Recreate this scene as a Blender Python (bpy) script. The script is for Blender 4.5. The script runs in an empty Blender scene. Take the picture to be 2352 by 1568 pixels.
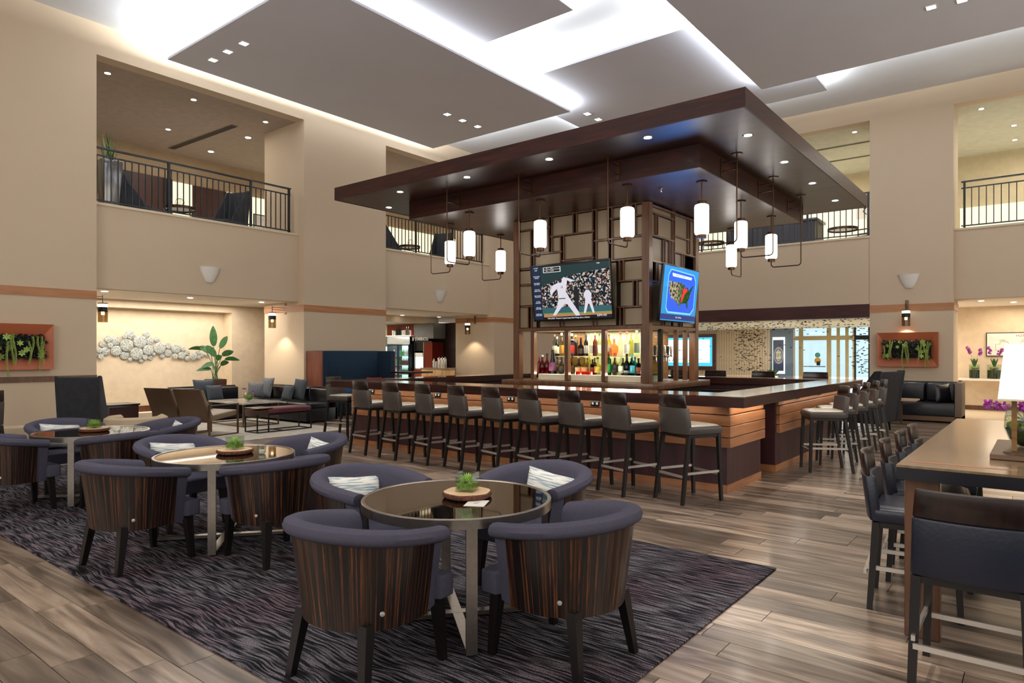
import bpy, bmesh, math, random
from mathutils import Vector, Matrix
random.seed(7)
PI = math.pi
SC = bpy.context.scene
COL = SC.collection
# ------------------------------------------------------------------ camera, world, exposure
YAW = math.radians(38.4)
F_, CX, HY, EYE = 1540.0, 1176.0, 810.0, 1.5
SN, CS = math.sin(YAW), math.cos(YAW)
cam = bpy.data.objects.new('camera', bpy.data.cameras.new('camera'))
COL.objects.link(cam)
cam.location = (0, 0, EYE)
cam.rotation_euler = (PI / 2, 0, YAW - PI / 2)
cam.data.sensor_width = 36
cam.data.lens = F_ / 2352 * 36
cam.data.shift_y = (HY - 784) / 2352
cam.data.clip_start = 0.05
cam.data.clip_end = 200
SC.camera = cam
w = bpy.data.worlds.new('world'); SC.world = w; w.use_nodes = True
w.node_tree.nodes['Background'].inputs[0].default_value = (1.0, 0.93, 0.86, 1)
w.node_tree.nodes['Background'].inputs[1].default_value = 0.55
SC.view_settings.view_transform = 'Standard'
SC.view_settings.look = 'None'
SC.view_settings.gamma = 1
SC.view_settings.use_curve_mapping = False
SC.view_settings.exposure = 0.65
SC.cycles.max_bounces = 7
SC.cycles.diffuse_bounces = 4
SC.cycles.glossy_bounces = 3
SC.cycles.transmission_bounces = 6
SC.cycles.transparent_max_bounces = 8
SC.cycles.caustics_reflective = False
SC.cycles.caustics_refractive = False
SC.cycles.sample_clamp_indirect = 3.0
SC.cycles.use_denoising = True
SC.cycles.adaptive_threshold = 0.03

# ------------------------------------------------------------------ lights
WARM, NEUT, COOL = (1.0, 0.83, 0.62), (1.0, 0.93, 0.84), (0.93, 0.97, 1.0)
def area(loc, sx, sy, power, color=NEUT, rot=(0, 0, 0), spread=PI):
    l = bpy.data.lights.new('area_light', 'AREA'); l.shape = 'RECTANGLE'
    l.size = sx; l.size_y = sy; l.energy = power; l.color = color; l.spread = spread
    o = bpy.data.objects.new('area_light', l); COL.objects.link(o); o.location = loc; o.rotation_euler = rot
    return o
def spot(loc, power, angle=60, color=NEUT, target=None, blend=0.5, radius=0.04):
    l = bpy.data.lights.new('spot_light', 'SPOT'); l.energy = power; l.spot_size = math.radians(angle)
    l.spot_blend = blend; l.color = color; l.shadow_soft_size = radius
    o = bpy.data.objects.new('spot_light', l); COL.objects.link(o); o.location = loc
    if target is not None:
        o.rotation_euler = (Vector(target) - Vector(loc)).to_track_quat('-Z', 'Y').to_euler()
    return o
UP = (PI, 0, 0)
# cove strips lying on the ceiling panels, shining up.  (u0,u1,v0,v1,z top of panel)
PANELS = {'A': (5.9, 12.95, 8.55, 13.0, 7.05), 'B': (4.0, 9.48, 6.2, 9.3, 7.26), 'C': (11.24, 15.85, 3.72, 9.3, 7.26), 'D': (2.5, 14.36, -2.5, 4.66, 7.05)}
def cove(u0, u1, v0, v1, z, sides, k=1.0):
    p = 34.0 * k
    if 'l' in sides: area((u0 + .13, (v0 + v1) / 2, z), .06, v1 - v0 - .2, p * (v1 - v0), COOL, UP)
    if 'r' in sides: area((u1 - .13, (v0 + v1) / 2, z), .06, v1 - v0 - .2, p * (v1 - v0), COOL, UP)
    if 'n' in sides: area(((u0 + u1) / 2, v0 + .13, z), u1 - u0 - .2, .06, p * (u1 - u0), COOL, UP)
    if 'f' in sides: area(((u0 + u1) / 2, v1 - .13, z), u1 - u0 - .2, .06, p * (u1 - u0), COOL, UP)
cove(*PANELS['A'][:4], 7.14, 'lrn', 1.5)
cove(*PANELS['A'][:4], 7.14, 'f', .8)
cove(*PANELS['B'][:4], 7.35, 'rn', .9)
cove(*PANELS['C'][:4], 7.35, 'lrnf', .8)
cove(*PANELS['D'][:4], 7.14, 'rf', 1.2)
# balcony rooms, lower rooms
area((7.1, 16.3, 6.9), 3.6, 3.0, 42, NEUT)
area((14.0, 16.3, 6.9), 3.6, 3.0, 45, NEUT)
area((20.5, 6.5, 6.9), 3.0, 5.0, 90, NEUT)
area((20.5, -0.6, 6.9), 3.0, 3.2, 70, NEUT)
area((7.1, 15.4, 2.68), 4.0, 1.6, 75, NEUT)
area((14.0, 17.8, 2.48), 3.0, 2.5, 60, NEUT)
area((20.6, 5.3, 2.33), 4.4, 6.0, 190, NEUT)
area((25.9, 2.5, 2.58), .8, 5.0, 60, NEUT)
area((20.0, -.3, 2.65), 2.2, 2.8, 55, WARM)
area((6.6, 16.52, 2.5), 4.6, .12, 10, (1, .9, .74))            # niche cove
# big soft fill lights added behind the camera to brighten the room
area((-2.5, 3.5, 4.2), 5.0, 9.0, 200, NEUT, (0, -PI / 2 - .12, 0))
area((6.0, -4.5, 4.2), 12.0, 5.0, 200, NEUT, (PI / 2 + .12, 0, 0))

# ------------------------------------------------------------------ pixel helpers (photo frame 2352x1568) -> room metres
def at_z(px, py, z):
    d = F_ * (EYE - z) / (py - HY); r = (px - CX) / F_ * d
    return Vector((r * SN + d * CS, -r * CS + d * SN, z))
def at_u(px, py, u):
    t = (px - CX) / F_; d = u / (t * SN + CS)
    return Vector((u, d * (-t * CS + SN), EYE - (py - HY) / F_ * d))
def at_v(px, py, v):
    t = (px - CX) / F_; d = v / (-t * CS + SN)
    return Vector((d * (t * SN + CS), v, EYE - (py - HY) / F_ * d))

# ------------------------------------------------------------------ materials
def lin(h):
    if isinstance(h, tuple): return h
    h = h.lstrip('#'); v = [int(h[i:i + 2], 16) / 255 for i in (0, 2, 4)]
    return tuple((x / 12.92 if x <= .04045 else ((x + .055) / 1.055) ** 2.4) for x in v)
MATS = {}
def base(name):
    m = bpy.data.materials.new(name); m.use_nodes = True
    return m, m.node_tree.nodes, m.node_tree.links, m.node_tree.nodes['Principled BSDF']
def mat(name, col, rough=.5, metal=0, bump=0, bscale=40, var=.06, coat=0, spec=.5, vscale=6):
    """plain surface with a little procedural tone variation and relief"""
    if name in MATS: return MATS[name]
    m, N, L, b = base(name)
    c = lin(col)
    tc = N.new('ShaderNodeTexCoord'); nz = N.new('ShaderNodeTexNoise'); nz.inputs['Scale'].default_value = vscale
    nz.inputs['Detail'].default_value = 3
    L.new(tc.outputs['Object'], nz.inputs['Vector'])
    r = N.new('ShaderNodeValToRGB'); r.color_ramp.elements[0].position = .3; r.color_ramp.elements[1].position = .7
    r.color_ramp.elements[0].color = (*[max(0, x * (1 - var)) for x in c], 1)
    r.color_ramp.elements[1].color = (*[min(1, x * (1 + var)) for x in c], 1)
    L.new(nz.outputs[0], r.inputs[0]); L.new(r.outputs[0], b.inputs['Base Color'])
    b.inputs['Roughness'].default_value = rough; b.inputs['Metallic'].default_value = metal
    b.inputs['Specular IOR Level'].default_value = spec
    b.inputs['Coat Weight'].default_value = coat; b.inputs['Coat Roughness'].default_value = .08
    if bump:
        n2 = N.new('ShaderNodeTexNoise'); n2.inputs['Scale'].default_value = bscale; n2.inputs['Detail'].default_value = 4
        L.new(tc.outputs['Object'], n2.inputs['Vector'])
        bp = N.new('ShaderNodeBump'); bp.inputs['Strength'].default_value = bump; bp.inputs['Distance'].default_value = .01
        L.new(n2.outputs[0], bp.inputs['Height']); L.new(bp.outputs[0], b.inputs['Normal'])
    MATS[name] = m
    return m
def grain(name, cols, scale, rough=.4, pos=None, rand=None, coat=0, detail=5, dist=.6, bump=.05, spec=.5):
    """stretched noise: wood grain, fabric streaks. cols = list of hex, scale = xyz. rand: 'obj' / 'isl' shifts tone per piece"""
    if name in MATS: return MATS[name]
    m, N, L, b = base(name)
    tc = N.new('ShaderNodeTexCoord'); mp = N.new('ShaderNodeMapping'); mp.inputs['Scale'].default_value = scale
    L.new(tc.outputs['Object'], mp.inputs[0])
    nz = N.new('ShaderNodeTexNoise'); nz.inputs['Scale'].default_value = 1; nz.inputs['Detail'].default_value = detail
    nz.inputs['Distortion'].default_value = dist
    vec = mp.outputs[0]
    if rand:
        if rand == 'obj': ri = N.new('ShaderNodeObjectInfo'); ro = ri.outputs['Random']
        else: ri = N.new('ShaderNodeNewGeometry'); ro = ri.outputs['Random Per Island']
        ad = N.new('ShaderNodeVectorMath'); ad.operation = 'ADD'
        mu = N.new('ShaderNodeMath'); mu.operation = 'MULTIPLY'; mu.inputs[1].default_value = 37
        L.new(ro, mu.inputs[0]); L.new(vec, ad.inputs[0]); L.new(mu.outputs[0], ad.inputs[1]); vec = ad.outputs[0]
    L.new(vec, nz.inputs['Vector'])
    r = N.new('ShaderNodeValToRGB'); e = r.color_ramp.elements
    n = len(cols); pos = pos or [.3 + .4 * i / (n - 1) for i in range(n)]
    e[0].position = pos[0]; e[0].color = (*lin(cols[0]), 1); e[1].position = pos[-1]; e[1].color = (*lin(cols[-1]), 1)
    for i in range(1, n - 1):
        x = e.new(pos[i]); x.color = (*lin(cols[i]), 1)
    L.new(nz.outputs[0], r.inputs[0])
    out = r.outputs[0]
    if rand:
        hs = N.new('ShaderNodeHueSaturation'); mr = N.new('ShaderNodeMapRange')
        mr.inputs['To Min'].default_value = .5; mr.inputs['To Max'].default_value = 1.4
        L.new(ro, mr.inputs[0]); L.new(mr.outputs[0], hs.inputs['Value']); L.new(out, hs.inputs['Color']); out = hs.outputs[0]
    L.new(out, b.inputs['Base Color'])
    b.inputs['Roughness'].default_value = rough; b.inputs['Coat Weight'].default_value = coat
    b.inputs['Coat Roughness'].default_value = .12; b.inputs['Specular IOR Level'].default_value = spec
    if bump:
        bp = N.new('ShaderNodeBump'); bp.inputs['Strength'].default_value = bump; bp.inputs['Distance'].default_value = .01
        L.new(nz.outputs[0], bp.inputs['Height']); L.new(bp.outputs[0], b.inputs['Normal'])
    MATS[name] = m
    return m
def emit(name, col, s=1.0):
    if name in MATS: return MATS[name]
    m, N, L, b = base(name)
    b.inputs['Base Color'].default_value = (*[x * .3 for x in lin(col)], 1)
    b.inputs['Emission Color'].default_value = (*lin(col), 1); b.inputs['Emission Strength'].default_value = s
    b.inputs['Roughness'].default_value = .4
    MATS[name] = m
    return m
def glass(name, col='#ffffff', rough=.02, alpha=None, ior=1.45):
    """thin clear glass: mostly transparent with a glossy skin"""
    if name in MATS: return MATS[name]
    m, N, L, b = base(name)
    N.remove(b)
    t = N.new('ShaderNodeBsdfTransparent'); t.inputs[0].default_value = (*lin(col), 1)
    g = N.new('ShaderNodeBsdfGlossy'); g.inputs['Roughness'].default_value = rough
    lw = N.new('ShaderNodeLayerWeight'); lw.inputs[0].default_value = .5; fp = N.new('ShaderNodeMath'); fp.operation = 'POWER'; fp.inputs[1].default_value = 3; L.new(lw.outputs['Facing'], fp.inputs[0])
    fr = N.new('ShaderNodeMath'); fr.operation = 'MULTIPLY_ADD'; fr.inputs[1].default_value = .45; fr.inputs[2].default_value = .04 * (ior / 1.45); L.new(fp.outputs[0], fr.inputs[0])
    mx = N.new('ShaderNodeMixShader')
    L.new(fr.outputs[0], mx.inputs[0]); L.new(t.outputs[0], mx.inputs[1]); L.new(g.outputs[0], mx.inputs[2])
    L.new(mx.outputs[0], N['Material Output'].inputs[0])
    MATS[name] = m
    return m
M_wall = mat('wall_paint', '#c9b59b', .85, var=.012, vscale=1.0)
M_wall2 = mat('wall_paint_pale', '#dccdb4', .85, var=.02)
M_ceil = mat('ceiling_paint', '#dddfe2', .9, var=.01)
M_ceilpan = mat('ceiling_panel_paint', '#dbdde8', .9, var=.015, vscale=1)
M_soff = mat('soffit_paint', '#eee9e0', .9, var=.01)
M_maple = grain('maple', ['#8f5c3a', '#a06a45', '#ae7850'], (1.5, 1.5, 14), .35, coat=.3)
M_band = grain('band_wood', ['#96633c', '#a66f45', '#b07a4e'], (1.5, 1.5, 20), .45)
M_mahog = grain('mahogany', ['#1d0806', '#301009', '#41180f'], (2, 2, 20), .45, coat=.04, spec=.3)
M_mahog_v = grain('mahogany_soffit', ['#1d0c0a', '#341a15', '#45231c'], (6, 1.2, 6), .36, coat=.03, spec=.5, bump=.12)
M_base = grain('mahogany_base', ['#2e1518', '#3d1d21', '#482428'], (10, 10, 1.2), .4)
M_counter = grain('counter_top', ['#3a2018', '#55301f', '#6b4029'], (2.5, 14, 4), .1, coat=.7)
M_darkw = grain('dark_wood', ['#120908', '#1f100d', '#2c1712'], (20, 20, 3), .3, coat=.2)
M_walnut = grain('walnut', ['#4a2d1c', '#5f3c26', '#6d472e'], (14, 14, 1.5), .35, coat=.2)
M_bronzew = grain('pillar_wood', ['#4d3221', '#63412b', '#714c33'], (14, 14, 1.5), .35, coat=.25)
M_panelm = mat('pillar_panel', '#8f806a', .4, .25, var=.06, vscale=3)
M_table = grain('table_top_wood', ['#6f5a44', '#7c664e', '#8a735a'], (3, 16, 4), .2, coat=.5)
M_tabedge = mat('table_edge', '#14141c', .3)
def zebra():
    m, N, L, b = base('zebra_veneer'); tc = N.new('ShaderNodeTexCoord'); sx = N.new('ShaderNodeSeparateXYZ'); L.new(tc.outputs['Object'], sx.inputs[0])
    at = N.new('ShaderNodeMath'); at.operation = 'ARCTAN2'; L.new(sx.outputs[1], at.inputs[0]); L.new(sx.outputs[0], at.inputs[1])
    ab = N.new('ShaderNodeMath'); ab.operation = 'ABSOLUTE'; L.new(at.outputs[0], ab.inputs[0])
    def ma(src, k, add=0.0):
        n = N.new('ShaderNodeMath'); n.operation = 'MULTIPLY_ADD'; n.inputs[1].default_value = k; n.inputs[2].default_value = add; L.new(src, n.inputs[0]); return n.outputs[0]
    cx = N.new('ShaderNodeCombineXYZ'); L.new(ma(ab.outputs[0], 30), cx.inputs[0]); L.new(ma(sx.outputs[2], 1.1), cx.inputs[1]); L.new(ma(sx.outputs[1], .6), cx.inputs[2])
    n1 = N.new('ShaderNodeTexNoise'); n1.inputs['Scale'].default_value = 1; n1.inputs['Detail'].default_value = 4; n1.inputs['Roughness'].default_value = .62; L.new(cx.outputs[0], n1.inputs['Vector'])
    r = N.new('ShaderNodeValToRGB'); e = r.color_ramp.elements
    e[0].position = .40; e[0].color = (*lin('#0a0707'), 1); e[1].position = .72; e[1].color = (*lin('#1a0f0b'), 1)
    for p_, c_ in ((.50, '#150d0b'), (.55, '#3a2114'), (.59, '#0e0808'), (.63, '#70401f'), (.67, '#2a150c')): x = e.new(p_); x.color = (*lin(c_), 1)
    L.new(n1.outputs[0], r.inputs[0]); L.new(r.outputs[0], b.inputs['Base Color']); b.inputs['Roughness'].default_value = .32; b.inputs['Coat Weight'].default_value = .14; b.inputs['Coat Roughness'].default_value = .15
    return m
M_zebra = zebra()
M_leg = mat('espresso_leg', '#0f0a0a', .35, var=.2)
M_fab = mat('grey_violet_fabric', '#4c4a59', .95, bump=.5, bscale=350, var=.14, vscale=220, spec=.2)
M_navyfab = mat('navy_fabric', '#1b2c3c', .9, bump=.3, bscale=200, var=.15, vscale=30, spec=.2)
M_charfab = mat('charcoal_velvet', '#26272c', .8, bump=.2, bscale=160, var=.2, vscale=12, spec=.3)
M_navyleather = mat('navy_leather', '#0f1119', .32, bump=.2, bscale=30, var=.15)
M_greyleather = mat('taupe_leather', '#443d3a', .42, bump=.1, bscale=60, var=.06)
M_seatlit = mat('seat_leather_downlit', '#b3ab99', .3, bump=.1, bscale=60, var=.06)  # stool seat tops: shine of the canopy downlights put into the colour
M_navypad = mat('midnight_leather', '#171c2c', .4, bump=.1, bscale=60)
M_steel = grain('brushed_steel', ['#a09890', '#a69e95', '#aca49b'], (30, 30, 30), .28, bump=0)
MATS['brushed_steel'].node_tree.nodes['Principled BSDF'].inputs['Metallic'].default_value = 1
M_chrome = mat('chrome', '#d8d8d8', .08, 1, var=.02)
M_railm = mat('footrail_metal', '#c9c4bd', .3, .8, var=.03)
M_brass = mat('aged_bronze', '#4b3524', .35, .8, var=.1)
M_blackm = mat('black_metal', '#101213', .45, .3, var=.1)
M_bronzef = mat('bronze_frame', '#6a5442', .4, .6, var=.05)
M_white = mat('white_plaster', '#e6e3dc', .6, var=.02)
M_blackp = mat('black_plastic', '#08080a', .25, var=.05)
M_cream = mat('cream_fabric', '#b9a68b', .9, bump=.3, bscale=200, var=.05)
M_beige = mat('beige_leather', '#7c6a54', .5, bump=.1, var=.06)
M_burg = mat('burgundy_leather', '#54202c', .45, bump=.1, var=.1)
M_red = mat('red_fabric', '#a8231d', .9, bump=.3, bscale=200, var=.1)
M_blue = mat('denim_fabric', '#2f466b', .9, bump=.3, bscale=200, var=.15)
M_greyfab = mat('grey_fabric', '#3b4148', .9, bump=.5, bscale=120, var=.3, vscale=60)
M_marble = grain('marble_top', ['#c9c2b8', '#b3aba1', '#d6d0c6'], (3, 5, 3), .2, coat=.4)
M_copper = mat('copper_frame', '#a85b36', .45, .1, var=.06, vscale=3)
M_pot = mat('brown_pot', '#3a1c14', .4)
M_green = mat('leaf_green', '#2e5a2c', .5, var=.35, vscale=20)
M_lime = mat('lime_green', '#7c8f3a', .6, var=.4, vscale=60)
M_succ = mat('succulent_green', '#b4d470', .5, var=.3, vscale=40)
M_dkgreen = mat('dark_foliage', '#3a4a3a', .7, var=.6, vscale=40)
M_purpf = mat('purple_foliage', '#4c323f', .7, var=.6, vscale=40)
M_moss = mat('moss', '#6f8a1e', .9, bump=.8, bscale=80, var=.5, vscale=60)
M_soil = mat('dark_moss', '#2a3512', .9, bump=.8, bscale=80, var=.5, vscale=60)
M_orchid = mat('orchid_purple', '#8a1f86', .5, var=.4, vscale=60)
M_glow = emit('lamp_glass', '#fff7ee', 4.0)
M_can = emit('downlight_lens', '#fffaf2', 9.0)
M_canb = emit('downlight_bright', '#ffffff', 30.0)
M_shade = emit('lamp_shade', '#fff6e2', 1.7)
M_clear = glass('clear_glass', '#f4f8f4')
M_window = glass('window_glass', '#eef4f4')

# ------------------------------------------------------------------ mesh builder
class MB:
    def __init__(s): s.v = []; s.f = []
    def add(s, vs, fs, M=None):
        k = len(s.v)
        s.v += [tuple(M @ Vector(v)) if M else tuple(v) for v in vs]
        s.f += [tuple(i + k for i in f) for f in fs]; return s
    def box(s, x0, x1, y0, y1, z0, z1, M=None):
        return s.add([(x0, y0, z0), (x1, y0, z0), (x1, y1, z0), (x0, y1, z0), (x0, y0, z1), (x1, y0, z1), (x1, y1, z1), (x0, y1, z1)],
                     [(3, 2, 1, 0), (4, 5, 6, 7), (0, 1, 5, 4), (1, 2, 6, 5), (2, 3, 7, 6), (3, 0, 4, 7)], M)
    def cb(s, c, d, M=None):
        return s.box(c[0] - d[0] / 2, c[0] + d[0] / 2, c[1] - d[1] / 2, c[1] + d[1] / 2, c[2] - d[2] / 2, c[2] + d[2] / 2, M)
    def loft(s, rings, cap=True, closed=True, loop=False):
        n = len(rings[0]); k = len(s.v)
        for r in rings: s.v += [tuple(p) for p in r]
        m = len(rings)
        for i in range(m if loop else m - 1):
            a = k + i * n; b = k + ((i + 1) % m) * n
            for j in range(n if closed else n - 1):
                s.f.append((a + j, a + (j + 1) % n, b + (j + 1) % n, b + j))
        if cap and not loop:
            s.f.append(tuple(k + j for j in reversed(range(n)))); s.f.append(tuple(k + (m - 1) * n + j for j in range(n)))
        return s
    def lathe(s, prof, c=(0, 0, 0), seg=24, cap=True):
        rings = [[(c[0] + r * math.cos(2 * PI * j / seg), c[1] + r * math.sin(2 * PI * j / seg), c[2] + z) for j in range(seg)] for r, z in prof]
        return s.loft(rings, cap)
    def tube(s, pts, r, seg=8, cap=True):
        pts = [Vector(p) for p in pts]; rings = []; rr = r if isinstance(r, (list, tuple)) else [r] * len(pts)
        up = None
        for i, p in enumerate(pts):
            t = (pts[min(i + 1, len(pts) - 1)] - pts[max(i - 1, 0)]).normalized()
            if up is None:
                up = Vector((0, 0, 1)) if abs(t.z) < .9 else Vector((1, 0, 0))
            x = up.cross(t)
            if x.length < 1e-4: x = Vector((0, 1, 0)).cross(t)
            x.normalize(); y = t.cross(x); up = y
            rings.append([p + rr[i] * (math.cos(2 * PI * j / seg) * x + math.sin(2 * PI * j / seg) * y) for j in range(seg)])
        return s.loft(rings, cap)
    def bar(s, p0, p1, wx, wy=None, w1=None):
        """square bar from p0 to p1; ends horizontal"""
        wy = wy or wx; w1 = w1 or (wx, wy); rings = []
        for p, (a, b) in ((p0, (wx, wy)), (p1, w1)):
            rings.append([(p[0] - a / 2, p[1] - b / 2, p[2]), (p[0] + a / 2, p[1] - b / 2, p[2]), (p[0] + a / 2, p[1] + b / 2, p[2]), (p[0] - a / 2, p[1] + b / 2, p[2])])
        return s.loft(rings)
    def prism(s, poly, z0, z1):
        return s.loft([[(x, y, z0) for x, y in poly], [(x, y, z1) for x, y in poly]])
    def build(s, name, m, parent=None, smooth=False, bevel=0, seg=2, loc=None):
        me = bpy.data.meshes.new(name); me.from_pydata([tuple(v) for v in s.v], [], s.f)
        bm = bmesh.new(); bm.from_mesh(me)
        bmesh.ops.recalc_face_normals(bm, faces=bm.faces)
        if bevel:
            ed = [e for e in bm.edges if len(e.link_faces) == 2 and e.calc_face_angle(0) > .5]
            bmesh.ops.bevel(bm, geom=ed, offset=bevel, segments=seg, profile=.5, affect='EDGES', clamp_overlap=True)
        bm.to_mesh(me); bm.free()
        if smooth or bevel:
            for p in me.polygons: p.use_smooth = True
            if bevel and not smooth or smooth == 'auto':
                me.set_sharp_from_angle(angle=math.radians(40))
        me.materials.append(m)
        o = bpy.data.objects.new(name, me); COL.objects.link(o)
        if parent: o.parent = parent
        if loc: o.location = loc
        return o
def tag(o, label, cat, group=None):
    o['label'] = label; o['category'] = cat
    if group: o['group'] = group
    return o
def thing(name, label, cat, loc=(0, 0, 0), rz=0, group=None):
    o = bpy.data.objects.new(name, None); COL.objects.link(o); o.location = loc; o.rotation_euler = (0, 0, rz); o.empty_display_size = .1
    return tag(o, label, cat, group)
def dup(o, loc=None, rz=None, label=None, group=None, parent=None):
    c = o.copy(); COL.objects.link(c); c.parent = parent
    for ch in o.children: dup(ch, parent=c)
    if loc is not None: c.location = loc
    if rz is not None: c.rotation_euler = (0, 0, rz)
    if label: c['label'] = label
    if group: c['group'] = group
    return c
def struct(name, mb, m, parent=None, **k):
    o = mb.build(name, m, parent, **k)
    if not parent: o['kind'] = 'structure'
    return o
def B(*a): return MB().box(*a)
def text(s, size, m, parent, loc, rot, name='lettering', align='CENTER', ext=.0005):
    c = bpy.data.curves.new(name, 'FONT'); c.body = s; c.size = size; c.align_x = align; c.align_y = 'CENTER'; c.extrude = ext
    c.materials.append(m); o = bpy.data.objects.new(name, c); COL.objects.link(o); o.parent = parent; o.location = loc; o.rotation_euler = rot
    me = bpy.data.meshes.new_from_object(o); bpy.data.objects.remove(o); me.name = name
    o = bpy.data.objects.new(name, me); COL.objects.link(o); o.parent = parent; o.location = loc; o.rotation_euler = rot
    if not me.materials: me.materials.append(m)
    return o
def pillow_mb(w, h, t, n=9):
    """soft rectangular cushion lying in the xz plane, thickness along y"""
    mb = MB(); g = []
    for side in (1, -1):
        vs = []
        for i in range(n):
            for j in range(n):
                a = -1 + 2 * i / (n - 1); b = -1 + 2 * j / (n - 1)
                e = (1 - abs(a) ** 2.4) * (1 - abs(b) ** 2.4)
                pinch = 1 - .07 * (1 - abs(a)) * abs(b) ** 3; pinch2 = 1 - .07 * (1 - abs(b)) * abs(a) ** 3
                vs.append((a * w / 2 * pinch2, side * (t / 2 * e ** .55 + .002), b * h / 2 * pinch))
        fs = [(i * n + j, (i + 1) * n + j, (i + 1) * n + j + 1, i * n + j + 1) for i in range(n - 1) for j in range(n - 1)]
        mb.add(vs, fs)
    k = n * n
    rim = [i * n for i in range(n)] + [(n - 1) * n + j for j in range(1, n)] + [i * n + n - 1 for i in range(n - 2, -1, -1)] + [j for j in range(n - 2, 0, -1)]
    for a, b in zip(rim, rim[1:] + rim[:1]): mb.f.append((a, b, b + k, a + k))
    return mb
def rot(ax, a): return Matrix.Rotation(a, 4, ax)

# ================================================================== SETTING
Hc = 7.55
# ---- floor and its planks (boards run along y)
floor = struct('floor', B(-6, 26, -7, 22, -.3, -.006), mat('floor_grout', '#241e19', .8))
PLC = ['#463930', '#6a5a4d', '#8b7969', '#a59383', '#75665a']
M_pl_o = grain('floor_plank_wood', PLC, (9, .9, 1), .3, pos=[.25, .4, .52, .66, .8], rand='obj', dist=1.6, coat=.25, detail=6, bump=.03)
M_pl_i = grain('floor_plank_wood_far', PLC, (9, .9, 1), .3, pos=[.25, .4, .52, .66, .8], rand='isl', dist=1.6, coat=.25, detail=6, bump=.03)
cells = []
PW, PLN = .19, 1.2
random.seed(11)
for i in range(-6, 95):
    u = i * PW; off = random.random() * PLN
    for j in range(-6, 19):
        v = j * PLN + off
        if v > 15 or u > 17.8 and v < 1.6: continue
        cu, cv = u + PW / 2, v + PLN / 2
        d = cu * CS + cv * SN; r = cu * SN - cv * CS
        if d < .8: continue
        px = CX + F_ * r / d; py = HY + F_ * EYE / d
        vis = -120 < px < 2472 and py < 1800
        under = 1.8 < cu < 4.7 and 1.6 + .6 < cv < 10 or 7.1 < cu < 12.3 and 3.3 < cv < 8.6
        if not vis and (px < -900 or px > 3300): continue
        cells.append((not (vis and not under), d, u, v))
cells.sort()
near = cells[:300]; rest = cells[300:]
pm = B(.002, PW - .002, .002, PLN - .002, -.006, 0)
p0 = pm.build('plank', M_pl_o, floor, bevel=0)
for k, (_, d, u, v) in enumerate(near):
    o = p0 if k == 0 else p0.copy()
    if k: COL.objects.link(o); o.parent = floor
    o.location = (u, v, 0)
mb = MB()
for _, d, u, v in rest: mb.box(u + .002, u + PW - .002, v + .002, v + PLN - .002, -.006, 0)
o = mb.build('far_planks', M_pl_i, floor); o['kind'] = 'stuff'
struct('floor_2', B(17.9, 24.5, -6, 1.58, -.004, .004), mat('beige_tile', '#c9b8a0', .35, var=.05))
struct('floor_3', B(12.0, 20, 15.27, 20.5, -.004, .004), mat('beige_tile', '#c9b8a0', .35))
# ---- ceiling
struct('ceiling', B(-6, 18.9, -7, 13.7, Hc, Hc + .2), M_ceil)
for k, (n, (a, b, c, d, z)) in enumerate(PANELS.items()):
    p = B(a, b, c, d, z, z + .05).build('ceiling_panel', M_ceilpan, bevel=.004, seg=1); p['kind'] = 'structure'
    # hangers hold each floating panel from the slab
    h = MB()
    for x in (a + .5, b - .5):
        for y in (c + .5, d - .5): h.box(x - .01, x + .01, y - .01, y + .01, z + .08, Hc)
    h.build('hanger_rod', M_blackm, p)
# ---- left wall
LW = 13.6
def wl(name, *bs, m=M_wall, **k):
    mb = MB()
    for b_ in bs: mb.box(*b_)
    return struct(name, mb, m, **k)
wl('wall_left', (-6, 4.9, LW, 15.27, 0, Hc), (9.3, 11.8, LW, 15.27, 0, Hc), (16.26, 18.9, LW, 15.27, 0, Hc),
   (4.9, 9.3, LW, LW + .3, 6.97, Hc), (11.8, 16.26, LW, LW + .3, 6.97, Hc))
wl('wall_left_parapet', (4.9, 9.3, LW + .23, LW + .45, 2.71, 4.26), (11.8, 16.26, LW + .23, LW + .45, 2.71, 4.26))
wl('trim_1', (4.9, 9.3, LW + .2, LW + .48, 4.26, 4.31), (11.8, 16.26, LW + .2, LW + .48, 4.26, 4.31), m=M_wall2, bevel=.006)
wl('ceiling_lower_left', (4.9, 9.3, LW + .45, 15.27, 2.71, 4.1), (11.8, 16.26, LW + .45, 15.27, 2.71, 4.1), (-6, 20, 15.27, 18.8, 2.71, 4.1), m=M_soff)
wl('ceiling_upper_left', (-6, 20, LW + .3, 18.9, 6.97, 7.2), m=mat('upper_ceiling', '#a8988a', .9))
wl('wall_upper_left_back', (-6, 20, 18.75, 18.9, 4.1, 6.97), m=mat('upper_wall', '#b09a7c', .85))
NU0, NU1, NZ0, NZ1, NV = 2.5, 9.06, .1, 2.53, 16.4
wl('wall_niche', (-6, NU0, NV, NV + .45, 0, 2.71), (NU1, 12.0, NV, NV + .45, 0, 2.71), (NU0, NU1, NV, NV + .45, NZ1, 2.71),
   (NU0, NU1, NV, NV + .45, 0, NZ0), (NU0, NU1, NV + .42, NV + .5, NZ0, NZ1), m=mat('niche_paint', '#dbc8ac', .85))
wl('baseboard_left', (-6, 4.9, LW - .02, LW, 0, .12), (9.3, 11.8, LW - .02, LW, 0, .12), (9.28, 9.3, LW, 15.27, 0, .12),
   (NU0, NU1, NV + .4, NV + .42, NZ0, NZ0 + .14), m=M_walnut)
def band(name, z0, z1, m, segs):
    mb = MB()
    for s_ in segs: mb.box(*s_, z0, z1)
    return struct(name, mb, m)
band('trim_2', 2.48, 2.63, M_band, [(-6, 4.9, LW - .015, LW), (9.285, 11.8, LW - .015, LW), (9.285, 9.3, LW, 15.27), (16.245, 17.885, LW - .015, LW), (16.245, 16.26, LW, 15.27)])
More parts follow.
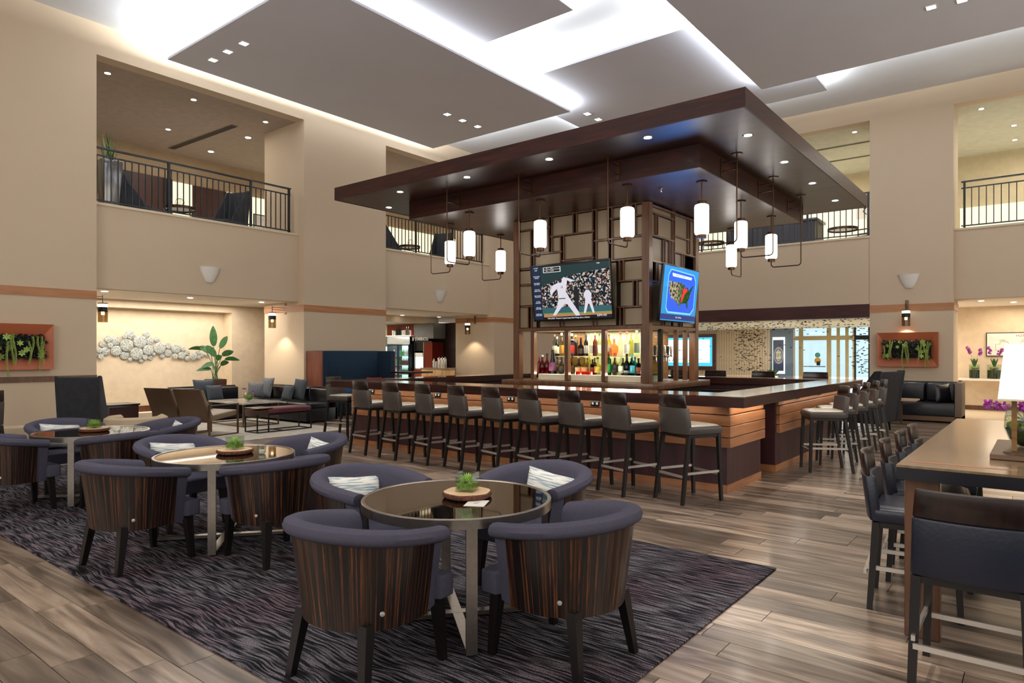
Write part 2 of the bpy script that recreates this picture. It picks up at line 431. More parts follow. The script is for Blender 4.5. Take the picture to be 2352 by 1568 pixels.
band('trim_3', 1.0, 1.095, M_walnut, [(-6, 4.9, LW - .03, LW)])
# lower right part of left side: service area behind the second opening
MU = 16.6
wl('wall_market_beam', (12.0, MU, NV, NV + .2, 2.5, 2.71), m=mat('niche_paint', '#dbc8ac', .85))
wl('wall_market', (MU, MU + .2, 15.27, 17.15, 0, 2.52), m=mat('dark_panel_wall', '#2a1613', .4))
wl('wall_market_2', (MU, MU + .2, 17.15, 20.5, 0, 2.52), m=mat('orange_wall', '#a5573a', .7))
wl('wall_market_3', (11.9, MU + .2, 20.4, 20.6, 0, 2.6), (11.8, 12.0, 16.8, 20.4, 0, 2.6), m=M_wall2)
wl('ceiling_market', (12.0, MU + .2, NV + .2, 20.5, 2.52, 2.6), m=mat('market_ceiling', '#b9bfc2', .8))
for v in (15.5, 16.2, 16.75):   # raised stiles of the dark panelled wall
    pass
wl('trim_4', (MU - .03, MU, 15.3, 15.4, 0, 2.5), (MU - .03, MU, 16.1, 16.2, 0, 2.5), (MU - .03, MU, 17.0, 17.1, 0, 2.5), (MU - .03, MU, 15.4, 17.0, 1.55, 1.65), (MU - .03, MU, 15.4, 17.0, .0, .15), m=M_mahog)
# ---- back wall
BW = 17.9
C1, C0 = 3.26, 1.58
OE = 9.6
wl('wall_back', (BW, 18.9, C0, C1, 0, Hc), (BW, 18.9, OE, LW, 0, Hc), (BW, BW + .3, C1, OE, 7.06, Hc), (BW, BW + .3, -7, C0, 7.06, Hc))
wl('wall_back_parapet', (BW + .02, BW + .3, C1, OE, 2.67, 4.26), (BW + .23, BW + .45, -7, C0, 2.71, 4.26))
wl('trim_5', (BW - .01, BW + .33, C1, OE, 4.26, 4.31), (BW + .2, BW + .48, -7, C0, 4.26, 4.31), m=M_wall2, bevel=.006)
wl('trim_6', (BW - .02, BW + .3, C1, OE, 2.35, 2.67), m=M_mahog)
wl('ceiling_lower_back', (BW + .3, 24.6, C0 + .6, OE + 3, 2.35, 4.1), (BW + .45, 21.6, -7, C0 + .6, 2.71, 4.1), (21.6, 24.6, -7, C0 + .6, 2.71, 4.1), m=M_soff)
wl('ceiling_upper_back', (BW + .3, 24.6, -7, OE + 3, 7.06, 7.3), m=mat('upper_ceiling_pale', '#c8c6b4', .9))
wl('wall_upper_back', (22.9, 23.1, -7, OE + 3, 4.1, 7.06), m=mat('upper_wall_pale', '#cbbd9c', .85))
wl('wall_side_back', (21.4, 21.6, -7, C0 + .5, 0, 2.71), m=mat('niche_paint', '#dbc8ac', .85))
wl('trim_7', (BW + .9, 22.9, 3.0, 3.03, 7.03, 7.058), (21.0, 21.03, C1, OE, 7.03, 7.058), (19.6, 19.63, C1, OE, 7.03, 7.058), m=mat('joint_grey', '#8b8674', .8))
band('trim_8', 2.465, 2.63, M_band, [(BW - .015, BW, C0 - .015, C1), (BW, 18.9, C0 - .015, C0)])
band('baseboard_back', 0, .12, M_walnut, [(BW - .02, BW, C0 - .02, C1), (21.38, 21.4, -6, C0 + .5)])

# ---- railings
def railing(label, horiz, fixed, a, b, posts, step=.125, z0=4.31, z1=5.38, group='balcony railings', dark=M_blackm):
    """horiz 'u' : runs along x at y=fixed ; 'v' : runs along y at x=fixed. a..b the extent"""
    root = thing('balcony_railing', label, 'railing', ((a, fixed, z0) if horiz == 'u' else (fixed, a, z0)), 0, group)
    def bx(p, q, zz0, zz1, th, name, bev=0):
        if horiz == 'u': m_ = B(p - a, q - a, -th / 2, th / 2, zz0 - z0, zz1 - z0)
        else: m_ = B(-th / 2, th / 2, p - a, q - a, zz0 - z0, zz1 - z0)
        return m_.build(name, dark, root)
    bx(a, b, z1 - .03, z1, .06, 'handrail'); bx(a, b, z1 - .17, z1 - .145, .03, 'rail'); bx(a, b, z0 + .05, z0 + .075, .03, 'rail')
    for p in posts: bx(p - .022, p + .022, z0 - .005, z1 - .03, .044, 'post')
    x = a + step; first = None
    while x < b - .03:
        if all(abs(x - p) > .05 for p in posts):
            if first is None: first = bx(x - .009, x + .009, z0 + .06, z1 - .15, .018, 'baluster'); x0 = x
            else:
                c = first.copy(); COL.objects.link(c); c.parent = root
                c.location = (x - x0, 0, 0) if horiz == 'u' else (0, x - x0, 0)
        x += step
    return root
railing('black metal balcony railing over the niche with the disc artwork', 'u', LW + .34, 4.9, 9.16, [4.95, 6.35, 8.15, 9.12])
railing('black metal balcony railing behind the left end of the bar canopy', 'u', LW + .34, 11.8, 16.1, [11.85, 13.2, 14.7, 16.05])
railing('black metal balcony railing beyond the canopy above the dark wood fascia', 'v', BW + .12, C1, OE, [C1 + .05, 4.7, 6.1, 7.5, 8.9], step=.135)
railing('black metal balcony railing above the opening with the orchid console', 'v', BW + .34, -4.0, C0 - .12, [1.4, .1, -1.2, -2.5, -3.9], step=.135)

# ================================================================== BAR ISLAND
CU0, CU1, CV0, CV1 = 6.79, 12.52, 2.38, 9.2
bar = thing('bar_island', 'long rectangular bar with dark glossy counter and maple slatted front', 'bar', (CU0, CV0, 0))
def bp(name, bs, m, **k):
    mb = MB()
    for b_ in bs: mb.box(b_[0] - CU0, b_[1] - CU0, b_[2] - CV0, b_[3] - CV0, b_[4], b_[5])
    return mb.build(name, m, bar, **k)
ct = .115; CT = 1.05
bp('counter_top', [(CU0, CU0 + .62, CV0, CV1, CT - .012, CT), (CU0 + .62, CU1, CV0, CV0 + .5, CT - .012, CT), (CU1 - .5, CU1, CV0 + .5, CV1, CT - .012, CT), (CU0 + .62, CU1 - .5, CV1 - .5, CV1, CT - .012, CT)], M_counter)
bp('counter_edge', [(CU0 + .005, CU0 + .62, CV0 + .005, CV1 - .005, CT - ct, CT - .012), (CU0 + .62, CU1 - .005, CV0 + .005, CV0 + .5, CT - ct, CT - .012), (CU1 - .5, CU1 - .005, CV0 + .5, CV1 - .005, CT - ct, CT - .012), (CU0 + .62, CU1 - .5, CV1 - .5, CV1 - .005, CT - ct, CT - .012)], M_mahog)
FU, FV = 7.04, 2.63     # faces of the base
GA, GB = 8.12, 8.68     # service gap in the right side
bp('base_panel', [(FU, FU + .12, FV + .02, CV1 - .3, .08, .93), (FU + .12, GA, FV + .02, FV + .14, .08, .93)], M_base)
bp('base_panel', [(GB, GB + .06, FV + .02, FV + .55, .08, .93), (GB + .06, CU1 - .3, FV + .02, FV + .14, .08, .93)], M_base)
bp('base_panel', [(CU1 - .42, CU1 - .3, FV + .14, CV1 - .3, .0, .93), (FU + .12, CU1 - .3, CV1 - .42, CV1 - .3, 0, .93)], M_base)
bp('toe_kick', [(FU - .01, FU + .02, FV + .01, CV1 - .29, 0, .085), (FU + .02, GA + .005, FV + .01, FV + .04, 0, .085)], M_maple)
bp('toe_kick', [(GB - .01, CU1 - .3, FV + .01, FV + .04, 0, .085), (GB - .01, GB + .02, FV + .04, FV + .55, 0, .085)], M_maple)
for z0, z1, o in ((.488, .589, .03), (.597, .712, .03), (.72, .828, .03), (.838, .93, .012)):
    bp('slat', [(FU - o, FU, FV - o, CV1 - .27, z0, z1)], M_maple, bevel=.003, seg=1)
    bp('slat', [(FU, GA + .02, FV - o, FV + .02, z0, z1)], M_maple, bevel=.003, seg=1)
    bp('slat', [(GB + .04, CU1 - .27, FV - o, FV + .02, z0, z1)], M_maple, bevel=.003, seg=1)
bp('edge_strip', [(FU - .03, CU1 - .3, FV - .032, FV - .028, z - .003, z + .003) for z in (.593, .716, .833)][:0] or [(FU - .012, FU - .008, FV, CV1 - .3, .589, .597), (FU - .012, FU - .008, FV, CV1 - .3, .712, .72)], M_blackm)
area((FU - .10, (FV + CV1) / 2, .93), .03, CV1 - FV - .3, 3.5, NEUT, (0, -.25, 0))
area(((GB + CU1) / 2, FV - .10, .93), CU1 - GB - .4, .03, 2.5, NEUT, (.25, 0, 0))
area(((FU + GA) / 2, FV - .10, .93), 1.0, .03, 2, WARM, (.25, 0, 0))
# working side: lower steel-dark work counter, cabinet seen in the gap
bp('work_counter', [(FU + .12, 8.0, FV + .6, CV1 - .9, .80, .84), (8.0, CU1 - .42, CV0 + .5, CV0 + .9, .80, .84), (CU1 - .9, CU1 - .42, CV0 + .9, CV1 - .5, .80, .84)], M_blackm)
bp('inner_panel', [(FU + .13, 7.9, FV + .62, CV1 - .9, .0, .80)], M_blackm)
t = thing('undercounter_fridge', 'grey steel fridge with vent grille in the gap of the bar', 'fridge', (GA + .27, FV + .75, 0))
B(-.26, .27, 0, .5, .02, .78).build('body', mat('grey_steel_door', '#6d7275', .35, .5), t, bevel=.01)
B(-.26, .27, -.012, 0, .3, .77).build('door', mat('grey_steel_door', '#6d7275', .35, .5), t, bevel=.004)
mb = MB()
for i in range(9): mb.box(-.2, .2, -.02, 0, .05 + i * .024, .062 + i * .024)
mb.build('vent_grille', mat('light_grille', '#a7a59c', .5), t)
# power outlets on the top board
for px, py in ((853.6, 897), (1005, 907), (1173.5, 915), (1367, 926)):
    p = at_u(px, py, FU - .02)
    t = thing('power_outlet', 'black double power outlet on bar front behind the ' + {853: 'first stool from the left end', 1005: 'third stool from the left end', 1173: 'sixth stool from the left end', 1367: 'eighth stool from the left end'}[int(px)], 'outlet', (FU - .015, p.y, .885), 0, 'outlets under the bar top')
    B(-.012, 0, -.06, .06, -.035, .035).build('cover_plate', M_blackp, t, bevel=.003)
    for s_ in (-1, 1):
        B(-.014, -.012, s_ * .03 - .014, s_ * .03 + .014, -.014, .014).build('socket', mat('socket_grey', '#b9b7ae', .5), t)
for px, py in ((1830, 911), (1881, 907)):
    p = at_v(px, 914, FV - .02)
    t = thing('power_outlet', 'small black outlet under the side counter, the ' + ('nearer one' if px < 1850 else 'farther one') + ' above the side stools', 'outlet', (p.x, FV - .015, .90), 0, 'outlets under the bar top')
    B(-.04, .04, -.03, 0, -.02, .03).build('cover_plate', M_blackp, t, bevel=.003)

# ---- canopy
KU0, KU1, KV0, KV1, KZ0, KZ1 = 6.8, 12.82, 2.37, 9.1, 4.0, 4.2
IU0, IU1, IV0, IV1, IZ = 7.68, 12.08, 3.22, 8.27, 3.72
can = thing('bar_canopy', 'huge dark mahogany two-tier canopy hanging over the bar', 'canopy', (KU0, KV0, IZ))
def kp(name, bs, m, **k):
    mb = MB()
    for b_ in bs: mb.box(b_[0] - KU0, b_[1] - KU0, b_[2] - KV0, b_[3] - KV0, b_[4] - IZ, b_[5] - IZ)
    return mb.build(name, m, can, **k)
kp('soffit', [(KU0 + .02, KU1 - .02, KV0 + .02, KV1 - .02, KZ0, KZ0 + .03)], M_mahog_v)
kp('fascia', [(KU0, KU0 + .02, KV0, KV1, KZ0 - .004, KZ1)], M_mahog)
kp('fascia', [(KU1 - .02, KU1, KV0, KV1, KZ0 - .004, KZ1)], M_mahog)
kp('fascia', [(KU0 + .02, KU1 - .02, KV0, KV0 + .02, KZ0 - .004, KZ1)], M_mahog)
kp('fascia', [(KU0 + .02, KU1 - .02, KV1 - .02, KV1, KZ0 - .004, KZ1)], M_mahog)
kp('top_board', [(KU0 + .02, KU1 - .02, KV0 + .02, KV1 - .02, KZ1 - .03, KZ1)], M_mahog)
kp('inner_fascia', [(IU0, IU0 + .02, IV0, IV1, IZ, KZ0)], M_mahog)
kp('inner_fascia', [(IU1 - .02, IU1, IV0, IV1, IZ, KZ0)], M_mahog)
kp('inner_fascia', [(IU0 + .02, IU1 - .02, IV0, IV0 + .02, IZ, KZ0)], M_mahog)
kp('inner_fascia', [(IU0 + .02, IU1 - .02, IV1 - .02, IV1, IZ, KZ0)], M_mahog)
kp('inner_soffit', [(IU0 + .02, IU1 - .02, IV0 + .02, IV1 - .02, IZ + .004, IZ + .03)], M_mahog_v)
def downlight(loc, label, r=.05, group=None, m=None, ring=None, cat='downlight', power=0, ang=75, target=None, col=NEUT):
    t = thing('downlight', label, cat, loc, 0, group)
    MB().lathe([(r * 1.35, -.004), (r * 1.35, .0), (r, .0), (r, -.006)], seg=20, cap=False).build('trim_ring', ring or M_white, t)
    MB().lathe([(0.001, -.003), (r, -.003), (r, -.0005), (.001, -.0005)], seg=20, cap=False).build('lens', m or M_can, t)
    if power:
        spot((loc[0], loc[1], loc[2] - .03), power, ang, col, target or (loc[0], loc[1], 0), .6, .03)
    return t
G = 'round downlights in the canopy soffit'
cl = [(7.08, 7.83), (7.08, 6.43), (7.08, 5.0), (7.08, 3.6), (7.72, 2.66), (9.1, 2.66), (10.49, 2.67), (11.92, 2.68)]
dn = ['fourth from the corner along the front canopy edge', 'third from the corner along the front canopy edge', 'second from the corner along the front canopy edge', 'nearest the corner on the front canopy edge',
      'nearest the corner on the right canopy edge', 'second from the corner along the right canopy edge', 'third from the corner along the right canopy edge', 'farthest along the right canopy edge']
for (x, y), n in zip(cl, dn):
    downlight((x, y, KZ0), 'small round downlight ' + n, .045, G, power=95, ang=74, target=(x + (-.25 if x < 7.2 else 0), y + (-.25 if x >= 7.5 else 0), 0))
downlight((7.72, 8.82, KZ0), 'small round downlight under the far left corner of the canopy', .045, G, power=50)
downlight((9.1, 8.82, KZ0), 'small round downlight along the left canopy edge beyond its corner', .045, G, power=50)

# ---- pillar in the middle
PU0, PU1, PV0, PV1 = 8.93, 10.73, 4.52, 7.05
pil = thing('bar_pillar', 'tall square pillar of bronze wood lattice rising from the back bar', 'pillar', (PU0, PV0, 0))
def pp(name, bs, m, **k):
    mb = MB()
    for b_ in bs: mb.box(b_[0] - PU0, b_[1] - PU0, b_[2] - PV0, b_[3] - PV0, b_[4], b_[5])
    return mb.build(name, m, pil, **k)
PT = IZ; PM = 1.86      # top of pillar, underside of the lattice
for x in (PU0, PU1 - .12):
    for y in (PV0, PV1 - .12):
        pp('corner_post', [(x, x + .12, y, y + .12, 1.05, PT)], M_bronzew, bevel=.004, seg=1)
pp('back_panel', [(PU0 + .1, PU1 - .1, PV0 + .1, PV1 - .1, PM + .05, PT)], mat('pillar_core', '#2a1c14', .7))
bw = .028
# front face lattice, read off the photograph: crop frame origin (1180,460) scale 5.227
def fx(c): return at_u(1180 + c / 5.227, 600, PU0).y
def fz(cx_, cy_): return at_u(1180 + cx_ / 5.227, 460 + cy_ / 5.227, PU0).z
def rx(c): return at_v(1180 + c / 5.227, 600, PV0).x
def rz_(cx_, cy_): return at_v(1180 + cx_ / 5.227, 460 + cy_ / 5.227, PV0).z
XL, XR = 85, 1560
V_ = [(215, 350, 825), (430, 190, 640), (572, 425, 790), (725, 145, 400), (960, 110, 740), (1150, 85, 720), (1432, 45, 440),
      (1285, 722, 975), (1450, 960, 1272), (185, 1275, 1550), (565, 1450, 1545), (962, 1440, 1540), (1292, 1275, 1535)]
Hs = [(XL, 245, XR), (XL, 365, 430), (430, 435, 960), (215, 652, 572), (572, 725, 960), (XL, 830, XR), (960, 488, XR), (1150, 222, XR),
      (XL, 1020, 262), (1240, 970, XR), (XL, 1278, 275), (1240, 1282, XR)]
for c, a, b in V_:
    y = fx(c)
    for s_ in (-.034, .034):
        pp('lattice_bar', [(PU0 + .012, PU0 + .04, y + s_ - .009, y + s_ + .009, fz(c, b), fz(c, a))], M_bronzew)
for a, cy_, b in Hs:
    z = fz(a, cy_); pp('lattice_rail', [(PU0 + .006, PU0 + .05, fx(b), fx(a), z - .012, z + .012)], M_bronzew)
pp('lattice_rail', [(PU0 + .006, PU0 + .06, PV0 + .12, PV1 - .12, PM, PM + .05)], M_bronzew)
RV = [(1733, 158, 405), (1822, 475, 738), (1898, 485, 835), (1936, 105, 845), (2120, 205, 640), (2050, 655, 870), (1740, 722, 970), (1820, 1440, 1530), (2028, 1450, 1535)]
RH = [(1675, 135, 1940), (1675, 412, 1936), (1936, 420, 2120), (1936, 612, 2195), (1675, 722, 1936), (2050, 858, 2195), (1675, 966, 1740), (1675, 55, 2195)]
for c, a, b in RV:
    x = rx(c)
    for s_ in (-.034, .034):
        pp('lattice_bar', [(x + s_ - .009, x + s_ + .009, PV0 + .012, PV0 + .04, rz_(c, b), rz_(c, a))], M_bronzew)
for a, cy_, b in RH:
    z = rz_(a, cy_); pp('lattice_rail', [(rx(a), rx(b), PV0 + .006, PV0 + .05, z - .012, z + .012)], M_bronzew)
pp('lattice_rail', [(PU0 + .12, PU1 - .12, PV0 + .006, PV0 + .06, PM, PM + .05)], M_bronzew)
# upholstered metal-toned panels between the bars: split the face along every full bar
def build_cells(vbars, hbars, lo, hi, zlo, zhi, mk):
    """rasterise the bars, flood fill the gaps, make one panel per gap"""
    NX, NZ = 160, 120; sx = (hi - lo) / NX; sz = (zhi - zlo) / NZ
    g = [[0] * NZ for _ in range(NX)]
    def mark(y0, y1, z0, z1):
        for i in range(max(0, int((y0 - lo) / sx)), min(NX - 1, int((y1 - lo) / sx)) + 1):
            for j in range(max(0, int((z0 - zlo) / sz)), min(NZ - 1, int((z1 - zlo) / sz)) + 1): g[i][j] = 1
    for v, a, b in vbars: mark(v - .001, v + .001, a - .05, b + .05)
    for h, a, b in hbars: mark(a - .05, b + .05, h - .001, h + .001)
    for i in range(NX):
        for j in range(NZ):
            if g[i][j]: continue
            st = [(i, j)]; g[i][j] = 2; x0 = x1 = i; y0 = y1 = j; n = 0
            while st:
                p, q = st.pop(); n += 1
                x0 = min(x0, p); x1 = max(x1, p); y0 = min(y0, q); y1 = max(y1, q)
                for e, f in ((p + 1, q), (p - 1, q), (p, q + 1), (p, q - 1)):
                    if 0 <= e < NX and 0 <= f < NZ and not g[e][f]: g[e][f] = 2; st.append((e, f))
            if n < 14: continue
            mk(lo + x0 * sx - .004, lo + (x1 + 1) * sx + .004, zlo + y0 * sz - .003, zlo + (y1 + 1) * sz + .003)
fv = [(fx(c), fz(c, b), fz(c, a)) for c, a, b in V_ + [(275, 830, 1550), (1240, 722, 1550)]]
fh = [(fz(a, cy_), fx(b), fx(a)) for a, cy_, b in Hs]
build_cells(fv, fh, PV0 + .11, PV1 - .11, PM + .05, PT - .01, lambda l, r, d, u: pp('panel', [(PU0 + .045, PU0 + .06 + .001 * (int(l * 97) % 9), l + .036 if l > PV0 + .12 else l, r - .036 if r < PV1 - .12 else r, d + .014, u - .014)], M_panelm, bevel=.003, seg=1))
rv = [(rx(c), rz_(c, b), rz_(c, a)) for c, a, b in RV + [(1936, 105, 1535)]]
rh = [(rz_(a, cy_), rx(a), rx(b)) for a, cy_, b in RH]
build_cells(rv, rh, PU0 + .11, PU1 - .11, PM + .05, PT - .01, lambda l, r, d, u: pp('panel', [(l + .036 if l > PU0 + .12 else l, r - .036 if r < PU1 - .12 else r, PV0 + .045, PV0 + .06 + .001 * (int(l * 97) % 9), d + .014, u - .014)], M_panelm, bevel=.003, seg=1))
# lower display part: bay posts, back wall, glass shelf, lit plinth
def bx4(c): return at_u(1180 + c / 4.61, 820, PU0).y
bays = [bx4(192), bx4(552), bx4(942), bx4(1362)]
for y in bays: pp('bay_post', [(PU0 + .01, PU0 + .09, y - .035, y + .035, 1.06, PM)], M_bronzew, bevel=.004, seg=1)
pp('ceiling_board', [(PU0 + .05, PU1 - .05, PV0 + .05, PV1 - .05, PM - .01, PM + .03)], M_wall2)
M_grainp = grain('feature_grain', ['#4a2f16', '#8a6434', '#6a4621', '#a67d48'], (2, 4, 22), .35, dist=1.5)
yb0, yb1 = PV0 + .16, bays[0] - .30
pp('display_back', [(PU0 + .62, PU0 + .66, yb0 + .22, yb1 - .35, 1.06, PM)], mat('display_back', '#d2cba6', .5))
pp('grain_panel', [(PU0 + .60, PU0 + .66, yb1 - .35, yb1, 1.06, PM)], M_grainp)
pp('grain_panel', [(PU0 + .60, PU0 + .66, yb0, yb0 + .22, 1.06, PM)], M_grainp)
pp('grain_panel', [(PU0 + .66, PU1 - .10, PV0 + .50, PV0 + .54, 1.06, PM)], M_grainp)
pp('plinth', [(PU0 + .10, PU0 + .60, PV0 + .16, bays[0] - .06, 1.055, 1.15)], mat('lit_plinth', '#e2dcbf', .4))
pp('glass_shelf', [(PU0 + .24, PU0 + .60, PV0 + .16, bays[0] - .35, 1.435, 1.447)], glass('shelf_glass', '#e8f0e0', ior=1.6))
pp('shelf_edge', [(PU0 + .235, PU0 + .24, PV0 + .16, bays[0] - .35, 1.435, 1.447)], mat('bright_shelf_edge', '#f4efcf', .3))
for x in (PU0 + .45, PU0 + 1.0, PU0 + 1.35): pp('bay_post', [(x - .03, x + .03, PV0 + .01, PV0 + .07, 1.06, PM)], M_blackm if x < 9.5 else M_bronzew)
area((PU0 + .35, (yb0 + bays[0]) / 2, PM - .02), .06, 1.9, 20, (1, .94, .74))
area((PU0 + .14, (yb0 + bays[0]) / 2, 1.16), .04, 1.9, 6, (1, .95, .8), (PI, -.7, 0))
area((PU0 + 1.1, PV0 + .3, PM - .02), .9, .05, 7, (1, .9, .7))
# back bar counter under the pillar
bb = thing('back_bar', 'dark back bar counter carrying the bottle pillar', 'counter', (8.8, 4.39, 0))
def bbp(name, b_, m, **k): return B(b_[0] - 8.8, b_[1] - 8.8, b_[2] - 4.39, b_[3] - 4.39, b_[4], b_[5]).build(name, m, bb, **k)
bbp('counter_top', (8.8, 10.9, 4.39, 7.2, .96, 1.05), M_bronzew, bevel=.004)
bbp('cabinet', (8.9, 10.8, 4.5, 7.1, 0, .96), M_blackm)

# ---- pendants
def pendant(lx, ly, rx_, ry, label, zt=3.47):
    """lamp at (lx,ly) hung from the inner soffit; curved arm from the outer rod at (rx_,ry)"""
    t = thing('pendant_lamp', label, 'pendant lamp', (lx, ly, IZ), 0, 'cylinder pendants around the canopy')
    z = lambda q: q - IZ
    MB().lathe([(.001, 0), (.07, 0), (.07, -.012), (.001, -.012)], seg=20, cap=False).build('ceiling_plate', M_brass, t)
    MB().tube([(0, 0, -.01), (0, 0, z(zt))], .008).build('stem', M_brass, t)
    MB().lathe([(.001, z(zt)), (.058, z(zt)), (.062, z(zt) - .04), (.001, z(zt) - .045)], seg=24, cap=False).build('top_cap', M_brass, t)
    g0, g1 = z(zt) - .04, z(zt) - .44
    MB().lathe([(.055, g0), (.085, g0 - .012), (.092, g0 - .035), (.092, g1 + .035), (.085, g1 + .012), (.055, g1)], seg=28).build('glass_cylinder', M_glow, t, smooth='auto')
    MB().lathe([(.001, g1 + .002), (.06, g1 + .002), (.058, g1 - .045), (.001, g1 - .045)], seg=24, cap=False).build('bottom_cap', M_brass, t)
    dx, dy = rx_ - lx, ry - ly
    n = math.hypot(dx, dy); ex, ey = dx / n, dy / n
    zb = g1 - .135; R = .05; pts = [(0, 0, g1 - .04)]
    for k in range(5):
        a = k * PI / 8; pts.append((ex * (R - R * math.cos(a)), ey * (R - R * math.cos(a)), zb + R - R * math.sin(a)))
    for k in range(5):
        a = k * PI / 8; q = n - R + R * math.sin(a); pts.append((ex * q, ey * q, zb + R - R * math.cos(a)))
    pts.append((dx, dy, z(KZ0) - .006))
    MB().tube(pts, .009).build('curved_arm', M_brass, t)
    MB().lathe([(.001, z(KZ0)), (.07, z(KZ0)), (.07, z(KZ0) - .012), (.001, z(KZ0) - .012)], (dx, dy, 0), seg=20, cap=False).build('rod_plate', M_brass, t)
    # bracket to the inner fascia: two prongs and a plate
    fxx = (IU0 - lx if abs(ex) > .5 and ex < 0 else (IU1 - lx if abs(ex) > .5 else 0)); fyy = (IV0 - ly if abs(ey) > .5 and ey < 0 else (IV1 - ly if abs(ey) > .5 else 0))
    for q in (.20, .09):
        MB().tube([(fxx, fyy, q), (dx, dy, q)], .006, 6).build('prong', M_brass, t)
    if abs(ex) > .5: B(fxx - .008 if ex < 0 else fxx, fxx if ex < 0 else fxx + .008, -.03, .03, .03, .25).build('bracket_plate', M_brass, t)
    else: B(-.03, .03, fyy - .008 if ey < 0 else fyy, fyy if ey < 0 else fyy + .008, .03, .25).build('bracket_plate', M_brass, t)
    l = bpy.data.lights.new('lamp_point', 'POINT'); l.energy = 9; l.color = NEUT; l.shadow_soft_size = .1
    return t
for y, n in ((7.15, 'leftmost on the front edge of the canopy'), (5.76, 'in the middle of the front edge, by the left pillar post'), (4.33, 'on the front edge near the right pillar post')):
    pendant(7.93, y, 7.42, y, 'white glass cylinder pendant ' + n)
for x, n in ((8.36, 'nearest the corner on the right canopy edge'), (9.8, 'second from the corner on the right canopy edge'), (11.2, 'third from the corner on the right canopy edge')):
    pendant(x, 3.48, x, 3.02, 'white glass cylinder pendant ' + n)
for x, n in ((8.42, 'nearer one on the left canopy edge'), (9.8, 'farther one on the left canopy edge, before the left opening')):
    pendant(x, 8.04, x, 8.5, 'white glass cylinder pendant, ' + n)
pendant(11.85, 4.38, 12.34, 4.38, 'white glass cylinder pendant on the back canopy edge, lowest on the right')
t = thing('sprinkler', 'small sprinkler head under the inner canopy by the corner', 'sprinkler', (8.35, 4.05, IZ))
MB().lathe([(.001, .0), (.035, .0), (.03, -.01), (.012, -.012), (.01, -.04), (.022, -.045), (.001, -.05)], seg=12, cap=False).build('head', M_chrome, t)

# ================================================================== FURNITURE BUILDERS
def make_barstool(seat_h=.77, total=1.08, label='', leather=M_greyleather, seatm=M_seatlit, railw=M_darkw):
    """faces +x; origin on the floor under the seat centre"""
    t = thing('bar_stool', label, 'stool')
    k = seat_h / .77; W = .215
    sb = seat_h - .09
    # seat: upholstered block with domed top coloured as if downlit
    MB().loft([[(-.2, -W, sb), (.23, -W, sb), (.23, W, sb), (-.2, W, sb)], [(-.2, -W - .005, sb + .05), (.235, -W - .005, sb + .05), (.235, W + .005, sb + .05), (-.2, W + .005, sb + .05)],
               [(-.2, -W, seat_h - .008), (.225, -W, seat_h - .008), (.225, W, seat_h - .008), (-.2, W, seat_h - .008)]]).build('seat', leather, t, bevel=.015)
    MB().loft([[(-.19, -W + .008, seat_h - .012), (.218, -W + .008, seat_h - .012), (.218, W - .008, seat_h - .012), (-.19, W - .008, seat_h - .012)],
               [(-.19, -W + .04, seat_h + .008), (.18, -W + .04, seat_h + .008), (.18, W - .04, seat_h + .008), (-.19, W - .04, seat_h + .008)]]).build('seat_top', seatm, t, bevel=.01)
    B(-.205, .215, -W + .012, W - .012, sb - .03, sb).build('apron', M_leg, t)
    # curved back: upholstered lower pad + wooden top rail, leaning back
    def arc(z0, z1, x0, th, w0, w1):
        rings = []; n = 7
        lean = lambda z: -.12 * (z - sb)
        for i in range(n):
            a = -1 + 2 * i / (n - 1)
            y0 = a * w0; y1 = a * w1; c = -.035 * (1 - a * a)
            rings.append([(x0 + c + lean(z0), y0, z0), (x0 + c + th + lean(z0), y0, z0), (x0 + c + th + lean(z1), y1, z1), (x0 + c + lean(z1), y1, z1)])
        return MB().loft(rings)
    zm = sb + (total - sb) * .68
    arc(sb + .005, zm, -.215, .06, W + .002, W - .008).build('back_pad', leather, t, bevel=.012, smooth=False)
    arc(zm, total, -.208, .022, W - .01, W - .022).build('back_rail', railw, t, bevel=.006)
    for s_ in (-1, 1):
        MB().bar((-.19, s_ * (W - .02), sb), (-.285 * k - .0, s_ * (W - .005), 0), .038, .04, (.03, .032)).build('leg', M_leg, t)
        MB().bar((.2, s_ * (W - .025), sb), (.225, s_ * (W - .01), 0), .038, .038, (.03, .03)).build('leg', M_leg, t)
    fz_ = .27 * k; q = 1 - fz_ / sb
    xb = -.19 - .095 * q; xf = .2 + .025 * q; yy = W - .014
    B(xf - .008, xf + .008, -yy, yy, fz_ - .012, fz_ + .012).build('footrail', M_railm, t)
    B(xb - .008, xb + .008, -yy, yy, fz_ - .012, fz_ + .012).build('footrail', M_railm, t)
    for s_ in (-1, 1): B(xb, xf, s_ * yy - .008, s_ * yy + .008, fz_ + .02, fz_ + .044).build('footrail', M_railm, t)
    return t
ordn = ['first', 'second', 'third', 'fourth', 'fifth', 'sixth', 'seventh', 'eighth', 'ninth']
stool0 = make_barstool(label='x')
G = 'bar stools along the front of the bar'
rear = [(6.365, 7.97, 6), (6.33, 7.27, 9), (6.33, 6.62, 14), (6.325, 6.0, 16), (6.3, 5.39, 17), (6.28, 4.8, 18), (6.27, 4.21, 19), (6.25, 3.62, 20), (6.29, 2.97, 25)]
for i, (x, y, a) in enumerate(rear):
    a = -math.radians(a)
    c = (x + .285 * math.cos(a), y + .285 * math.sin(a), 0)
    lb = 'dark bar stool with downlit-toned seat, ' + ('nearest the bar corner, last of the front row' if i == 8 else ordn[i] + ' from the left end of the front row')
    if i == 0: stool0.location = c; stool0.rotation_euler = (0, 0, a); stool0['label'] = lb; stool0['group'] = G
    else: dup(stool0, c, a, lb, G)
G = 'bar stools along the right side of the bar'
